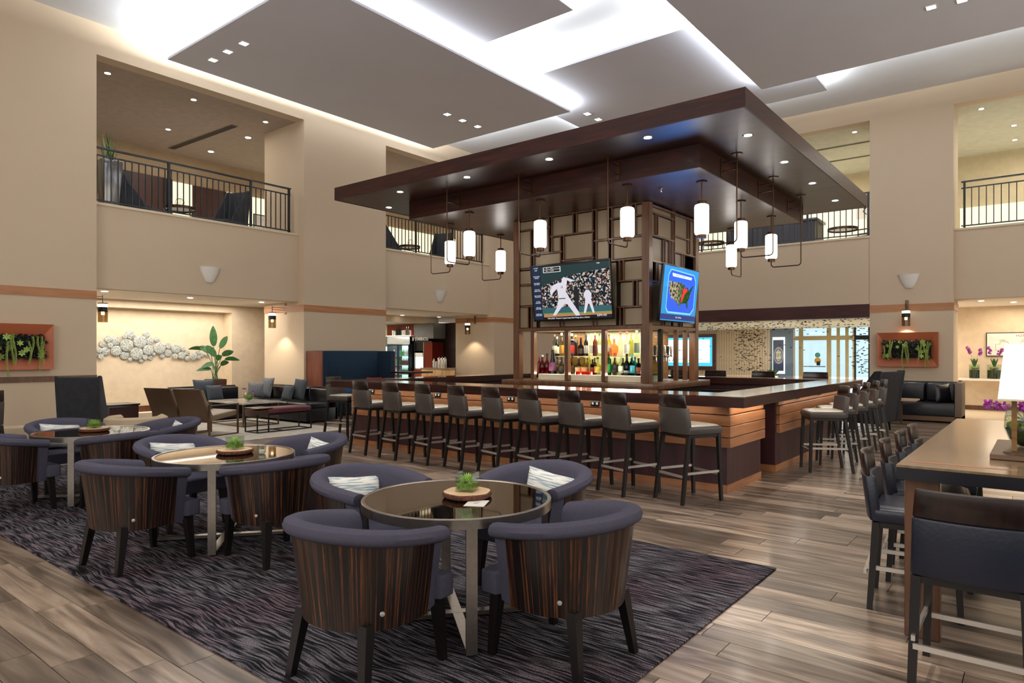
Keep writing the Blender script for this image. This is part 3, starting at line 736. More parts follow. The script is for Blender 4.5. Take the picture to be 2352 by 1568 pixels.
for i, x in enumerate((9.2, 9.86, 10.5, 11.2, 11.85)):
    a = PI / 2 + math.radians(30 if i == 0 else 20)
    dup(stool0, (x, 2.2, 0), a, 'dark bar stool on the right side of the bar, ' + ('nearest the camera with a cushion' if i == 0 else ('farthest from the camera' if i == 4 else ordn[i] + ' from the bar corner')), G)
dup(stool0, (7.35, 9.55, 0), -PI / 2 + .25, 'dark bar stool alone at the left end of the bar, side on', 'bar stools at the left end')
G = 'bar stools along the back of the bar'
for i, (px, y) in enumerate(((1590, 5.95), (1640, 5.2), (1747, 4.25), (1864, 3.3))):
    o = dup(stool0, (12.95, y, 0), PI, 'black-backed bar stool across the far counter, ' + ['just right of the pillar', 'second to the right of the pillar', 'third to the right of the pillar', 'fourth, before the glass doors'][i], G); o.scale = (1, 1.1, 1.06)

# ---- cafe tub chair, faces +x
def make_tub(label='x'):
    t = thing('tub_chair', label, 'chair')
    N_ = 33; path = []
    for i in range(N_):
        s_ = -1 + 2 * i / (N_ - 1)          # -1 right arm front .. 1 left arm front
        if abs(s_) < .72:
            a = PI + s_ / .72 * -PI / 2 * 1.0
            p = (.325 * math.cos(a), .335 * math.sin(a)); n = (math.cos(a), math.sin(a))
        else:
            q = (abs(s_) - .72) / .28; sg = 1 if s_ > 0 else -1
            p = (.21 * q, sg * (.335 - .035 * q * q)); n = (.05 * q, sg); l = math.hypot(*n); n = (n[0] / l, n[1] / l)
        path.append((p, n, s_))
    top = lambda s_: .75 - .08 * (abs(s_) ** 1.6)
    def off(p, n, o, z, tp): o2 = o - (tp - z) * .13; return (p[0] + n[0] * o2, p[1] + n[1] * o2, z)
    rings = []
    for p, n, s_ in path:
        h = top(s_); z0 = .285
        pr = [(-.055, z0), (-.060, h - .14), (-.062, h - .05), (-.052, h - .018), (-.022, h - .001), (.012, h), (.036, h - .010), (.048, h - .032), (.044, h - .054), (.028, h - .068), (.008, h - .071), (.0, h - .2), (-.0, z0)]
        rings.append([off(p, n, o, z, h) for o, z in pr])
    MB().loft(rings).build('upholstery', M_fab, t, smooth='auto')
    rings = []
    for p, n, s_ in path[2:-2]:
        h = top(s_)
        rings.append([off(p, n, o, z, h) for o, z in ((.001, .285), (.001, h - .064), (.013, h - .064), (.013, .5), (.013, .285))])
    MB().loft(rings).build('veneer_shell', M_zebra, t, smooth='auto')
    # front arm panels (fabric) closing the shell ends
    # seat cushion
    pl = [(-.21, -.10), (-.16, -.17), (0, -.23), (.2, -.25), (.22, -.285), (.31, -.285), (.325, -.27), (.325, .27), (.31, .285), (.22, .285), (.2, .25), (0, .23), (-.16, .17), (-.21, .10)]
    MB().prism(pl, .31, .42).build('seat', M_fab, t, bevel=.025, seg=3)
    for x, y, sx, sy in ((-.19, -.2, -.24, -.235), (-.19, .2, -.24, .235), (.25, -.23, .275, -.245), (.25, .23, .275, .245)):
        MB().bar((x, y, .315), (sx, sy, 0), .055, .055, (.035, .035)).build('leg', M_leg, t)
    for a in (PI - 1.02, PI + 1.02):
        h = .7; p = (.325 * math.cos(a), .335 * math.sin(a)); c = off(p, (math.cos(a), math.sin(a)), .015, .36, h)
        M = Matrix.Translation(c) @ Matrix.Rotation(a, 4, 'Z') @ Matrix.Rotation(PI / 2, 4, 'Y')
        m_ = MB(); r_ = MB().lathe([(.001, 0), (.012, 0), (.01, .004), (.001, .005)], seg=14, cap=False)
        m_.add(r_.v, r_.f, M).build('metal_stud', M_railm, t)
    return t
tub0 = make_tub()
TB = [((2.77, 2.59), 'nearest'), ((2.80, 5.16), 'middle'), ((2.74, 7.72), 'farthest')]
pos = [((-.72, -.08), .06, 'near left'), ((0, -.74), PI / 2, 'near right'), ((0, .74), -PI / 2, 'cushioned far left'), ((.74, 0), PI, 'cushioned far right')]
jit = [2, -3, 4, -2, 3, -1, 2, 1, -2, 2, -3, 2]
k = 0
for (tx, ty), nm in TB:
    for (dx, dy), a, lab in pos:
        lb = 'grey tub chair with striped veneer shell, ' + lab + ' seat of the ' + nm + ' table'
        a += math.radians(jit[k])
        if k == 0: o = tub0; o.location = (tx + dx, ty + dy, .012); o.rotation_euler = (0, 0, a); o['label'] = lb; o['group'] = 'tub chairs at the round tables'
        else: dup(tub0, (tx + dx, ty + dy, .012), a, lb, 'tub chairs at the round tables')
        k += 1
# ---- cafe table
def make_cafe_table(label, loc):
    t = thing('cafe_table', label, 'table', loc, 0, 'round steel cafe tables')
    R = .53; H = .678
    prof = [(R - .022, H - .05), (R, H - .05), (R, H - .003), (R - .003, H), (R - .020, H), (R - .022, H - .003), (R - .022, H - .05)]
    MB().lathe(prof, seg=64, cap=False).build('steel_rim', M_steel, t, smooth='auto')
    MB().lathe([(.001, H - .016), (R - .022, H - .016), (R - .022, H - .004), (.001, H - .004)], seg=64, cap=False).build('mirror_top', M_mirror, t, smooth='auto')
    for a in (math.radians(231), math.radians(321), math.radians(51), math.radians(141)):
        M = Matrix.Rotation(a, 4, 'Z')
        MB().box(R - .03, R - .008, -.028, .028, .012, H - .045, M).build('leg', M_steel, t)
        MB().lathe([(.001, 0), (.012, 0), (.012, .012), (.001, .012)], (math.cos(a) * (R - .02), math.sin(a) * (R - .02), 0), 10, False).build('foot_glide', M_blackm, t)
    for a in (math.radians(51), math.radians(141)):
        z = .012 if a < 1 else .0125
        MB().box(-R + .03, R - .03, -.028, .028, z, z + .022, Matrix.Rotation(a, 4, 'Z')).build('cross_bar', M_steel, t)
    return t
M_mirror = mat('bronze_mirror', '#6b5a48', .03, 1, var=.01)
# ---- centrepiece
def succulent(mb_list, c, r, h, n, seed, petals=7):
    random.seed(seed); mb = MB()
    for ring in range(4):
        q = ring / 4
        for i in range(petals):
            a = 2 * PI * i / petals + ring * .45; tilt = .35 + q * .9
            L_ = r * (1 - q * .35)
            dx, dy = math.cos(a), math.sin(a); w_ = L_ * .16
            p = [(c[0], c[1], c[2]), (c[0] + dx * L_ * .5 * math.cos(tilt) - dy * w_, c[1] + dy * L_ * .5 * math.cos(tilt) + dx * w_, c[2] + h * .5 * math.sin(tilt)),
                 (c[0] + dx * L_ * math.cos(tilt), c[1] + dy * L_ * math.cos(tilt), c[2] + h * math.sin(tilt)),
                 (c[0] + dx * L_ * .5 * math.cos(tilt) + dy * w_, c[1] + dy * L_ * .5 * math.cos(tilt) - dx * w_, c[2] + h * .5 * math.sin(tilt)),
                 (c[0] + dx * L_ * .5 * math.cos(tilt), c[1] + dy * L_ * .5 * math.cos(tilt), c[2] + h * .5 * math.sin(tilt) - w_)]
            mb.add(p, [(0, 1, 2), (0, 2, 3), (0, 4, 1), (1, 4, 2), (2, 4, 3), (3, 4, 0)])
    return mb
def centrepiece(tx, ty, off_, nm, seed, plant):
    H = .6895
    r_ = .135; random.seed(seed)
    s = thing('wood_slice', 'round bark-edged wood slice under the glass cube on the ' + nm + ' cafe table', 'coaster', (tx + off_[0], ty + off_[1], H), 0, 'wood slices on the cafe tables')
    n = 40; rr = [r_ * (1 + .03 * math.sin(i * .9) + .02 * random.random()) for i in range(n)]
    rings = [[(r2 * math.cos(2 * PI * i / n), r2 * math.sin(2 * PI * i / n), z) for i, r2 in enumerate([q * f + random.uniform(-.002, .002) for q in rr])] for z, f in ((0, .93), (.008, 1), (.022, 1.01), (.03, .98))]
    MB().loft(rings).build('bark', grain('bark', ['#2b1710', '#6b3d2a', '#3b2118', '#8a5a41'], (60, 60, 40), .9, bump=.8), s)
    MB().prism([(q * .95 * math.cos(2 * PI * i / n), q * .95 * math.sin(2 * PI * i / n)) for i, q in enumerate(rr)], .03, .032).build('cut_face', grain('cut_wood', ['#cfa981', '#e2c39b'], (8, 8, 8), .6), s)
    v = thing('glass_vase', 'square clear glass vase of green succulents on the ' + nm + ' cafe table', 'vase', (tx + off_[0], ty + off_[1], H + .0325), .35, 'glass cubes on the cafe tables')
    a, hh, th = .052, .105, .004
    mb = MB().box(-a, a, -a, a, 0, .012)
    for b_ in ((-a, a, -a, -a + th), (-a, a, a - th, a), (-a, -a + th, -a + th, a - th), (a - th, a, -a + th, a - th)): mb.box(*b_, .012, hh)
    mb.build('glass_body', M_clear, v)
    g = MB(); rs = random.Random(seed)
    rings = [[((a - .007) * (1 - .02 * rs.random()) * x, (a - .007) * y, z) for x, y in ((-1, -1), (0, -1), (1, -1), (1, 0), (1, 1), (0, 1), (-1, 1), (-1, 0))] for z in (.013, .03, .046)]
    g.loft(rings).build('moss_fill', M_moss, v)
    if plant == 'grass':
        g = MB()
        for i in range(160):
            x, y = rs.uniform(-.04, .04), rs.uniform(-.04, .04); h_ = rs.uniform(.03, .055); dx, dy = rs.uniform(-.012, .012), rs.uniform(-.012, .012)
            g.add([(x - .0015, y, .044), (x + .0015, y, .044), (x + dx, y + dy, .044 + h_)], [(0, 1, 2)])
        g.build('grass_blades', M_succ, v)
    else:
        g = succulent(None, (0, 0, .05), .056, .06, 0, seed, 9)
        for q in ((-.025, .02), (.025, -.022), (-.022, -.024), (.026, .024)):
            h_ = succulent(None, (q[0], q[1], .042), .022, .025, 0, seed + 3, 6); g.add(h_.v, h_.f)
        g.build('succulent', M_succ, v)
for i, ((tx, ty), nm) in enumerate(TB):
    make_cafe_table('round cafe table with brushed steel rim and bronze mirror top, ' + nm + ' of the three', (tx, ty, .0125))
    centrepiece(tx, ty, ((.04, -.04), (.06, -.03), (0.02, 0.0))[i], nm, 5 + i, ('s', 's', 'grass')[i])
t = thing('menu_card', 'small white card lying on the nearest cafe table', 'card', (2.72, 2.40, .6875), .5)
B(-.075, .075, -.055, .055, 0, .001).build('card', M_white, t)
text('MENU', .014, mat('grey_ink', '#8a8680', .6), t, (0, 0, .0014), (0, 0, -.6))
t = thing('candle_holder', 'small glass candle cup on the middle cafe table', 'candle', (2.98, 4.93, .689))
MB().lathe([(.028, 0), (.036, .07), (.034, .07), (.026, .004), (.001, .004)], seg=20, cap=False).build('cup', M_clear, t, smooth=True)
MB().lathe([(.001, .005), (.025, .005), (.026, .03), (.001, .03)], seg=16, cap=False).build('wax', M_white, t)
# ---- lumbar cushions on the tub chairs facing us
def stripes():
    m, N, L, b = base('striped_cushion')
    tc = N.new('ShaderNodeTexCoord'); mp = N.new('ShaderNodeMapping'); mp.inputs['Scale'].default_value = (9, 9, 190)
    L.new(tc.outputs['Object'], mp.inputs[0]); nz = N.new('ShaderNodeTexNoise'); nz.inputs['Scale'].default_value = 1; nz.inputs['Detail'].default_value = 1
    L.new(mp.outputs[0], nz.inputs['Vector']); r = N.new('ShaderNodeValToRGB'); e = r.color_ramp.elements
    e[0].position = .40; e[0].color = (*lin('#7f9dab'), 1); e[1].position = .50; e[1].color = (*lin('#e9e6df'), 1)
    L.new(nz.outputs[0], r.inputs[0]); L.new(r.outputs[0], b.inputs['Base Color']); b.inputs['Roughness'].default_value = .9
    MATS['striped_cushion'] = m; return m
M_str = stripes()
cm = pillow_mb(.42, .27, .11, 11)
c0 = None
for (tx, ty), nm in TB:
    for (dx, dy), a, lab in (((0, .90), 0, 'left'), ((.90, 0), PI / 2, 'right')):
        lb = 'white cushion with thin blue stripes in the ' + lab + ' rear chair at the ' + nm + ' round table'
        if c0 is None: c0 = cm.build('lumbar_cushion', M_str, smooth=True); o = c0; tag(c0, lb, 'cushion', 'striped cushions in the tub chairs')
        else: o = c0.copy(); COL.objects.link(o); o['label'] = lb
        o.location = (tx + dx, ty + dy, .012 + .42 + .105); o.rotation_euler = (0, 0, 0)
        o.matrix_world = Matrix.Translation((tx + dx, ty + dy, .012 + .42 + .135)) @ Matrix.Rotation(-a, 4, 'Z') @ Matrix.Rotation(-.22 if a == 0 else -.22, 4, 'X') @ Matrix.Rotation(.12, 4, 'Y')

# ---- big dark rug
def rugmat():
    m, N, L, b = base('dark_rug')
    tc = N.new('ShaderNodeTexCoord'); mp = N.new('ShaderNodeMapping'); mp.inputs['Scale'].default_value = (85, 5, 1)
    n0 = N.new('ShaderNodeTexNoise'); n0.inputs['Scale'].default_value = 2.2; n0.inputs['Detail'].default_value = 2
    mx = N.new('ShaderNodeMix'); mx.data_type = 'VECTOR'; mx.inputs[0].default_value = .1
    L.new(tc.outputs['Object'], n0.inputs['Vector']); L.new(tc.outputs['Object'], mx.inputs[4]); L.new(n0.outputs[1], mx.inputs[5]); L.new(mx.outputs[1], mp.inputs[0])
    n1 = N.new('ShaderNodeTexNoise'); n1.inputs['Scale'].default_value = 1; n1.inputs['Detail'].default_value = 2; L.new(mp.outputs[0], n1.inputs['Vector'])
    r = N.new('ShaderNodeValToRGB'); e = r.color_ramp.elements
    e[0].position = .40; e[0].color = (*lin('#15151a'), 1); e[1].position = .60; e[1].color = (*lin('#6f6a70'), 1)
    x = e.new(.47); x.color = (*lin('#2b2a30'), 1)
    L.new(n1.outputs[0], r.inputs[0])
    n2 = N.new('ShaderNodeTexNoise'); n2.inputs['Scale'].default_value = 160; n2.inputs['Detail'].default_value = 2; L.new(tc.outputs['Object'], n2.inputs['Vector'])
    n3 = N.new('ShaderNodeTexNoise'); n3.inputs['Scale'].default_value = 1.3; L.new(tc.outputs['Object'], n3.inputs['Vector'])
    r3 = N.new('ShaderNodeValToRGB'); r3.color_ramp.elements[0].position = .45; r3.color_ramp.elements[0].color = (1, 1, 1, 1); r3.color_ramp.elements[1].position = .7; r3.color_ramp.elements[1].color = (.9, .62, .68, 1)
    L.new(n3.outputs[0], r3.inputs[0])
    m1 = N.new('ShaderNodeMix'); m1.data_type = 'RGBA'; m1.blend_type = 'MULTIPLY'; m1.inputs[0].default_value = 1
    L.new(r.outputs[0], m1.inputs[6]); L.new(r3.outputs[0], m1.inputs[7])
    r2 = N.new('ShaderNodeValToRGB'); r2.color_ramp.elements[0].position = .35; r2.color_ramp.elements[0].color = (.35, .35, .35, 1); r2.color_ramp.elements[1].position = .65; r2.color_ramp.elements[1].color = (1.5, 1.5, 1.5, 1)
    L.new(n2.outputs[0], r2.inputs[0])
    m2 = N.new('ShaderNodeMix'); m2.data_type = 'RGBA'; m2.blend_type = 'MULTIPLY'; m2.inputs[0].default_value = 1
    L.new(m1.outputs[2], m2.inputs[6]); L.new(r2.outputs[0], m2.inputs[7])
    L.new(m2.outputs[2], b.inputs['Base Color']); b.inputs['Roughness'].default_value = .95; b.inputs['Specular IOR Level'].default_value = .1
    bp = N.new('ShaderNodeBump'); bp.inputs['Strength'].default_value = .6; bp.inputs['Distance'].default_value = .008; L.new(n1.outputs[0], bp.inputs['Height']); L.new(bp.outputs[0], b.inputs['Normal'])
    return m
o = B(1.70, 4.78, 1.45, 10.2, 0.0005, .012).build('rug', rugmat(), bevel=.003, seg=1)
tag(o, 'large dark charcoal rug with wavy lines under the three round tables', 'rug')
o = B(5.0, 8.35, 10.67, 14.9, 0.0005, .008).build('rug', grain('light_rug', ['#a39d94', '#bdb7ad', '#989289'], (3, 9, 1), .95, spec=.1, bump=.3), bevel=.003, seg=1)
tag(o, 'pale grey rug under the marble coffee table and bench', 'rug')

# ---- high communal table, right
T0, T1, W0, W1, TH = 3.97, 7.1, .60, -.62, .92
t = thing('communal_table', 'long counter-height wooden table at the right edge', 'table', (T0, W1, 0))
def tp(name, b_, m, **k): return B(b_[0] - T0, b_[1] - T0, b_[2] - W1, b_[3] - W1, b_[4], b_[5]).build(name, m, t, **k)
tp('table_top', (T0, T1, W1, W0, TH - .012, TH), M_table)
tp('top_edge', (T0 + .003, T1 - .003, W1 + .003, W0 - .003, TH - .075, TH - .012), M_tabedge)
for u0 in (T0 + .12, T1 - .2):
    for v0 in (W0 - .18, W1 + .02): tp('leg', (u0, u0 + .08, v0, v0 + .16, 0.0, TH - .075), M_walnut, bevel=.004, seg=1)
tp('inlay_strip', (T0 + .15, T0 + .19, .10, .56, TH, TH + .0012), M_maple)
cst = make_barstool(.60, .905, 'dark counter stool with midnight leather back at the near end of the communal table', M_navypad, M_navypad)
cst.name = 'counter_stool'; cst.location = (3.66, .25, 0); cst['group'] = 'counter stools at the communal table'
G = 'counter stools at the communal table'
for i, x in enumerate((4.62, 5.22, 5.82, 6.42)):
    dup(cst, (x, .60, 0), -PI / 2 + (.1 if i < 2 else .05), 'dark counter stool on the left side of the communal table, ' + ('nearest the camera' if i == 0 else 'farthest' if i == 3 else ordn[i] + ' from the near end'), G)
for i, x in enumerate((4.9, 5.7)):
    dup(cst, (x, -.62, 0), PI / 2, 'dark counter stool on the far right side of the communal table, ' + ('nearer' if i == 0 else 'farther') + ' one', G)
# ---- tray, lamp, orchid bowl on it
t = thing('display_tray', 'bronze tray under the table lamp and orchid bowl', 'tray', (4.48, -.42, TH + .001))
B(0, .8, 0, .65, 0, .028).build('tray_body', M_bronzef, t, bevel=.003, seg=1)
tl = thing('table_lamp', 'brass table lamp with big glowing white shade on the tray', 'lamp', (4.60, .09, TH + .0285))
for dy in (.035, -.16):
    B(-.012, .012, dy - .012, dy + .012, .012, .33).build('pole', grain('brass_pole', ['#6a4a1c', '#8a6428'], (4, 4, 20), .25), tl)
mb = MB().lathe([(.001, 0), (.05, 0), (.05, .006), (.001, .012)], (0, .035, 0), 20, False).lathe([(.001, 0), (.05, 0), (.05, .006), (.001, .012)], (0, -.16, 0), 20, False)
mb.build('base', M_bronzef, tl)
def frus(z0, z1, a0, b0, a1, b1, cy): return [[(-a0, cy - b0, z0), (a0, cy - b0, z0), (a0, cy + b0, z0), (-a0, cy + b0, z0)], [(-a1, cy - b1, z1), (a1, cy - b1, z1), (a1, cy + b1, z1), (-a1, cy + b1, z1)]]
MB().loft(frus(.30, .60, .10, .165, .085, .135, -.06)).build('shade', M_shade, tl, bevel=.004, seg=1)
MB().loft(frus(.292, .302, .102, .167, .101, .166, -.06)).build('shade_hem', mat('shade_hem', '#d8cfb4', .8), tl)
# bowl
bw_ = thing('glass_bowl', 'round clear glass bowl planted with moss and purple orchids on the tray', 'bowl', (4.92, .06, TH + .0285))
MB().lathe([(.05, 0), (.10, .04), (.125, .11), (.12, .18), (.113, .21), (.110, .21), (.117, .18), (.121, .11), (.097, .045), (.045, .006)], seg=32).build('glass_body', M_clear, bw_, smooth=True)
MB().lathe([(.001, .008), (.05, .01), (.095, .045), (.118, .11), (.001, .12)], seg=24, cap=False).build('dark_soil', M_soil, bw_, smooth=True)
mb = MB(); rs = random.Random(3)
for i in range(26):
    a = rs.uniform(0, 2 * PI); q = rs.uniform(0, .09); r_ = rs.uniform(.018, .034)
    mb.lathe([(.001, -r_), (r_ * .8, -r_ * .5), (r_, 0), (r_ * .8, r_ * .6), (.001, r_)], (q * math.cos(a), q * math.sin(a), .125), 8, False)
mb.build('moss_clumps', M_lime, bw_, smooth=True)
def leaf_mb(mb, p, d, L_, w_, droop, n=6, fold=.15, side=None):
    """arched strap leaf from p along horizontal d"""
    p = Vector(p); d = Vector(d).normalized(); sd = Vector((0, 0, 1)).cross(d)
    if sd.length < .01: sd = Vector((1, 0, 0))
    if side is not None: sd = Vector(side)
    sd.normalize(); vs = []
    for i in range(n + 1):
        q = i / n; c = p + d * (L_ * q) + Vector((0, 0, -droop * q * q)); ww = w_ * math.sin(PI * min(.98, q * .88 + .1)) ** .7
        vs += [c - sd * ww, c + Vector((0, 0, -fold * ww)), c + sd * ww]
    fs = []
    for i in range(n):
        a = i * 3; fs += [(a, a + 1, a + 4, a + 3), (a + 1, a + 2, a + 5, a + 4)]
    mb.add(vs, fs)
for i in range(5):
    a = i * 1.3; m_ = MB(); leaf_mb(m_, (0, 0, .14), (math.cos(a), math.sin(a), .75), .15, .032, .05); m_.build('leaf', M_green, bw_, smooth=True)
def orchid(mb, c, r, rs):
    for k in range(5):
        a = 2 * PI * k / 5 + rs.random(); n1 = Vector((rs.uniform(-.3, .3) - .8, rs.uniform(-.3, .3) - .5, rs.uniform(-.2, .3))).normalized()
        x = n1.orthogonal().normalized(); y = n1.cross(x); d = x * math.cos(a) + y * math.sin(a); e = n1.cross(d)
        c_ = Vector(c); mb.add([c_, c_ + d * r * .55 + e * r * .4, c_ + d * r + n1 * .15 * r, c_ + d * r * .55 - e * r * .4], [(0, 1, 2, 3)])
def orchid_stems(par, base_, tips, r, nfl, seed):
    rs = random.Random(seed)
    for tp_ in tips:
        pts = [Vector(base_), (Vector(base_) + Vector(tp_)) / 2 + Vector((0, 0, .06)), Vector(tp_)]
        MB().tube([pts[0], pts[0].lerp(pts[1], .5), pts[1], pts[1].lerp(pts[2], .5), pts[2]], .0025, 5).build('stem', M_green, par)
        mb = MB()
        for i in range(nfl):
            q = i / max(1, nfl - 1); c = pts[1].lerp(pts[2], .35 + .75 * q) + Vector((rs.uniform(-.015, .015), rs.uniform(-.02, .02), rs.uniform(-.015, .015)))
            orchid(mb, c, r, rs)
        mb.build('blossoms', M_orchid, par)
orchid_stems(bw_, (0, 0, .13), [(-.1, .19, .25), (-.13, .02, .24), (.0, -.15, .26), (-.05, .12, .33), (-.14, -.08, .25)], .028, 7, 4)

# ================================================================== TELEVISIONS
def flat(par, name, pts, W, H, m, layer, y0=0.0):
    """flat printed shape on a screen; pts in 0..1 screen units, screen faces local -y"""
    mb = MB(); n = len(pts); y = y0 - .0005 * layer
    vs = [((x - .5) * W, y, z * H) for x, z in pts]
    mb.add(vs, [tuple(range(n))]); return mb.build(name, m, par)
def ell(cx_, cz, rx2, rz2, n=14): return [(cx_ + rx2 * math.cos(2 * PI * i / n), cz + rz2 * math.sin(2 * PI * i / n)) for i in range(n)]
def rct(a, b, c, d): return [(a, c), (b, c), (b, d), (a, d)]
def tv(label, W, H, loc, rz, tilt):
    t = thing('television', label, 'television', loc, rz)
    t.rotation_euler = (tilt, 0, rz)
    B(-W / 2 - .014, W / 2 + .014, -.0, .05, -.02, H + .014).build('housing', M_blackp, t, bevel=.005)
    B(-.12, .12, .05, .23, H * .3, H * .7).build('wall_mount', M_blackm, t)
    return t
# --- baseball broadcast
pa, pb = at_u(1233, 676, PU0 - .12), at_u(1412, 667, PU0 - .12)
W1 = pa.y - pb.y; H1 = W1 * .60
zb = at_u(1325, 733, PU0 - .10).z
t1 = tv('large flat television showing a baseball game on the left face of the pillar', W1, H1, (PU0 - .19, (pa.y + pb.y) / 2, zb), -PI / 2, .12)
def crowdmat():
    m, N, L, b = base('crowd_picture'); N.remove(b); e = N.new('ShaderNodeEmission')
    tc = N.new('ShaderNodeTexCoord'); v = N.new('ShaderNodeTexVoronoi'); v.inputs['Scale'].default_value = 46
    L.new(tc.outputs['Object'], v.inputs['Vector']); r = N.new('ShaderNodeValToRGB'); r.color_ramp.interpolation = 'CONSTANT'
    el = r.color_ramp.elements; cols = ['#10202a', '#24505a', '#c9b7a6', '#e8e0d8', '#1c1a22', '#8d4a3a', '#20304f', '#d9c4b0', '#16333a', '#5a4a44']
    el[0].color = (*lin(cols[0]), 1); el[1].position = .1; el[1].color = (*lin(cols[1]), 1)
    for i, c in enumerate(cols[2:]): x = el.new(.2 + i * .1); x.color = (*lin(c), 1)
    sp = N.new('ShaderNodeSeparateColor'); L.new(v.outputs['Color'], sp.inputs[0]); L.new(sp.outputs[0], r.inputs[0]); L.new(r.outputs[0], e.inputs[0]); e.inputs[1].default_value = .5
    L.new(e.outputs[0], N['Material Output'].inputs[0]); MATS['crowd'] = m; return m
S = lambda h, k=1.0: emit('screen_' + h[1:], h, k * .62)
fl = lambda nm, pts, m, ly: flat(t1, nm, pts, W1, H1, m, ly)
fl('screen', rct(0, 1, 0, 1), S('#0a1016'), 1)
fl('picture_crowd', [(.13, .18), (1, .18), (1, .86), (.6, .8), (.4, .74), (.13, .62)], crowdmat(), 2)
fl('picture_stands', [(.13, .62), (.4, .74), (.6, .8), (1, .86), (1, .97), (.13, .97)], S('#143034'), 2)
fl('picture_wall', rct(.12, 1, .10, .22), S('#2c5a60'), 3)
fl('picture_grass', rct(.14, 1, .065, .12), S('#7c8a4a'), 4)
fl('picture_dirt', [(.14, .05), (1, .07), (1, .10), (.6, .085), (.14, .10)], S('#b07a58'), 5)
fl('picture_sidebar', rct(.02, .125, .02, .99), S('#0c2140'), 4)
WH = S('#d9d7e2', .9)
fl('picture_pitcher', [(.26, .08), (.30, .08), (.42, .28), (.46, .27), (.56, .06), (.61, .06), (.60, .12), (.50, .36), (.45, .50), (.475, .70), (.52, .66), (.56, .69), (.50, .73), (.43, .76), (.38, .68), (.28, .62), (.24, .52), (.26, .45), (.29, .50), (.34, .56), (.35, .38), (.32, .22)], WH, 6)
fl('picture_pitcher_head', ell(.385, .70, .022, .04), S('#2b2226'), 7)
fl('picture_belt', rct(.355, .44, .37, .385), S('#14161c'), 7)
fl('picture_batter', [(.66, .10), (.685, .10), (.72, .26), (.735, .26), (.77, .10), (.795, .10), (.76, .34), (.77, .44), (.74, .50), (.70, .50), (.67, .42), (.69, .33)], WH, 6)
fl('picture_batter_head', ell(.722, .53, .016, .03), S('#8a5a44'), 7)
fl('picture_umpire', [(.56, .14), (.60, .14), (.605, .3), (.62, .46), (.60, .56), (.56, .57), (.545, .46), (.56, .3)], S('#16171c'), 5)
fl('score_box', rct(.17, .40, .86, .96), S('#d8d8da'), 6)
fl('score_field', rct(.18, .39, .87, .912), S('#15171b'), 7); fl('score_field', rct(.18, .39, .918, .952), S('#15171b'), 7)
fl('ticker', rct(.14, .80, .005, .05), S('#08090c'), 6)
RT = (PI / 2, 0, 0)
def tx(par, s_, size, x, z, W, H, m, ly=9, al='CENTER'): return text(s_, size, m, par, ((x - .5) * W, -.0005 * ly, z * H), RT, 'lettering', al, 0)
Wm = S('#f4f4f6', 1.1)
for s_, x, z, sz in (('TB   1   TOP 1', .26, .935, .024), ('SEA  1   0 OUT', .26, .89, .024), ('4:15 ET', .073, .955, .026), ('LIVE', .073, .915, .026), ('MATCHING\nWINGS', .075, .79, .024), ('FIRST PERIOD\nHAT TRICK', .075, .67, .02), ('RED HOT\nSNUCK ONE', .075, .55, .022), ('BEST CHANCE\nTO RECOVER', .075, .44, .02), ('IN THE\nCOUNTRY', .075, .33, .022), ('BOX OR\nFOR SWEEP', .075, .22, .022), ('MAPLE LEAF\nROAD KINGS', .075, .10, .021), ('TSN', .87, .95, .03), ('18', .40, .58, .05)):
    tx(t1, s_, sz, x, z, W1, H1, Wm if s_ != '18' else S('#30384a'), 9)
tx(t1, 'THE LEAD  Franzen\'s 4 goals keeps Red Wings alive vs Sharks', .031, .46, .026, W1, H1, Wm, 9)
tx(t1, 'ESPN HD', .042, .88, .05, W1, H1, Wm, 9)
# --- weather map
pa, pb = at_v(1523, 676, PV0 - .24), at_v(1603, 676, PV0 - .24)
W2 = (pb.x - pa.x) * .98; H2 = H1 * .92
zb2 = at_v(1525, 735, PV0 - .19).z
t2 = tv('large flat television showing a weather map on the right face of the pillar', W2, H2, (pa.x + W2 / 2, PV0 - .19, zb2), 0, .10)
def wmat():
    m, N, L, b = base('terrain_picture'); N.remove(b); e = N.new('ShaderNodeEmission'); tc = N.new('ShaderNodeTexCoord'); n = N.new('ShaderNodeTexNoise'); n.inputs['Scale'].default_value = 22
    sx = N.new('ShaderNodeSeparateXYZ'); L.new(tc.outputs['Object'], sx.inputs[0]); L.new(tc.outputs['Object'], n.inputs[0])
    r = N.new('ShaderNodeValToRGB'); r.color_ramp.elements[0].position = .42; r.color_ramp.elements[0].color = (*lin('#3d3526'), 1); r.color_ramp.elements[1].position = .56; r.color_ramp.elements[1].color = (*lin('#c9bd9a'), 1)
    r2 = N.new('ShaderNodeValToRGB'); r2.color_ramp.elements[0].position = .35; r2.color_ramp.elements[0].color = (*lin('#1f4a1c'), 1); r2.color_ramp.elements[1].position = .7; r2.color_ramp.elements[1].color = (*lin('#4c6a2e'), 1)
    L.new(n.outputs[0], r.inputs[0]); L.new(n.outputs[0], r2.inputs[0])
    mr = N.new('ShaderNodeMapRange'); mr.inputs[1].default_value = -.2; mr.inputs[2].default_value = .1; L.new(sx.outputs[0], mr.inputs[0])
    mx = N.new('ShaderNodeMix'); mx.data_type = 'RGBA'; L.new(mr.outputs[0], mx.inputs[0]); L.new(r.outputs[0], mx.inputs[6]); L.new(r2.outputs[0], mx.inputs[7]); L.new(mx.outputs[2], e.inputs[0]); e.inputs[1].default_value = .6
    L.new(e.outputs[0], N['Material Output'].inputs[0]); return m
f2 = lambda nm, pts, m, ly: flat(t2, nm, pts, W2, H2, m, ly)
f2('screen', rct(0, 1, 0, 1), S('#1187c9', 1.2), 1)
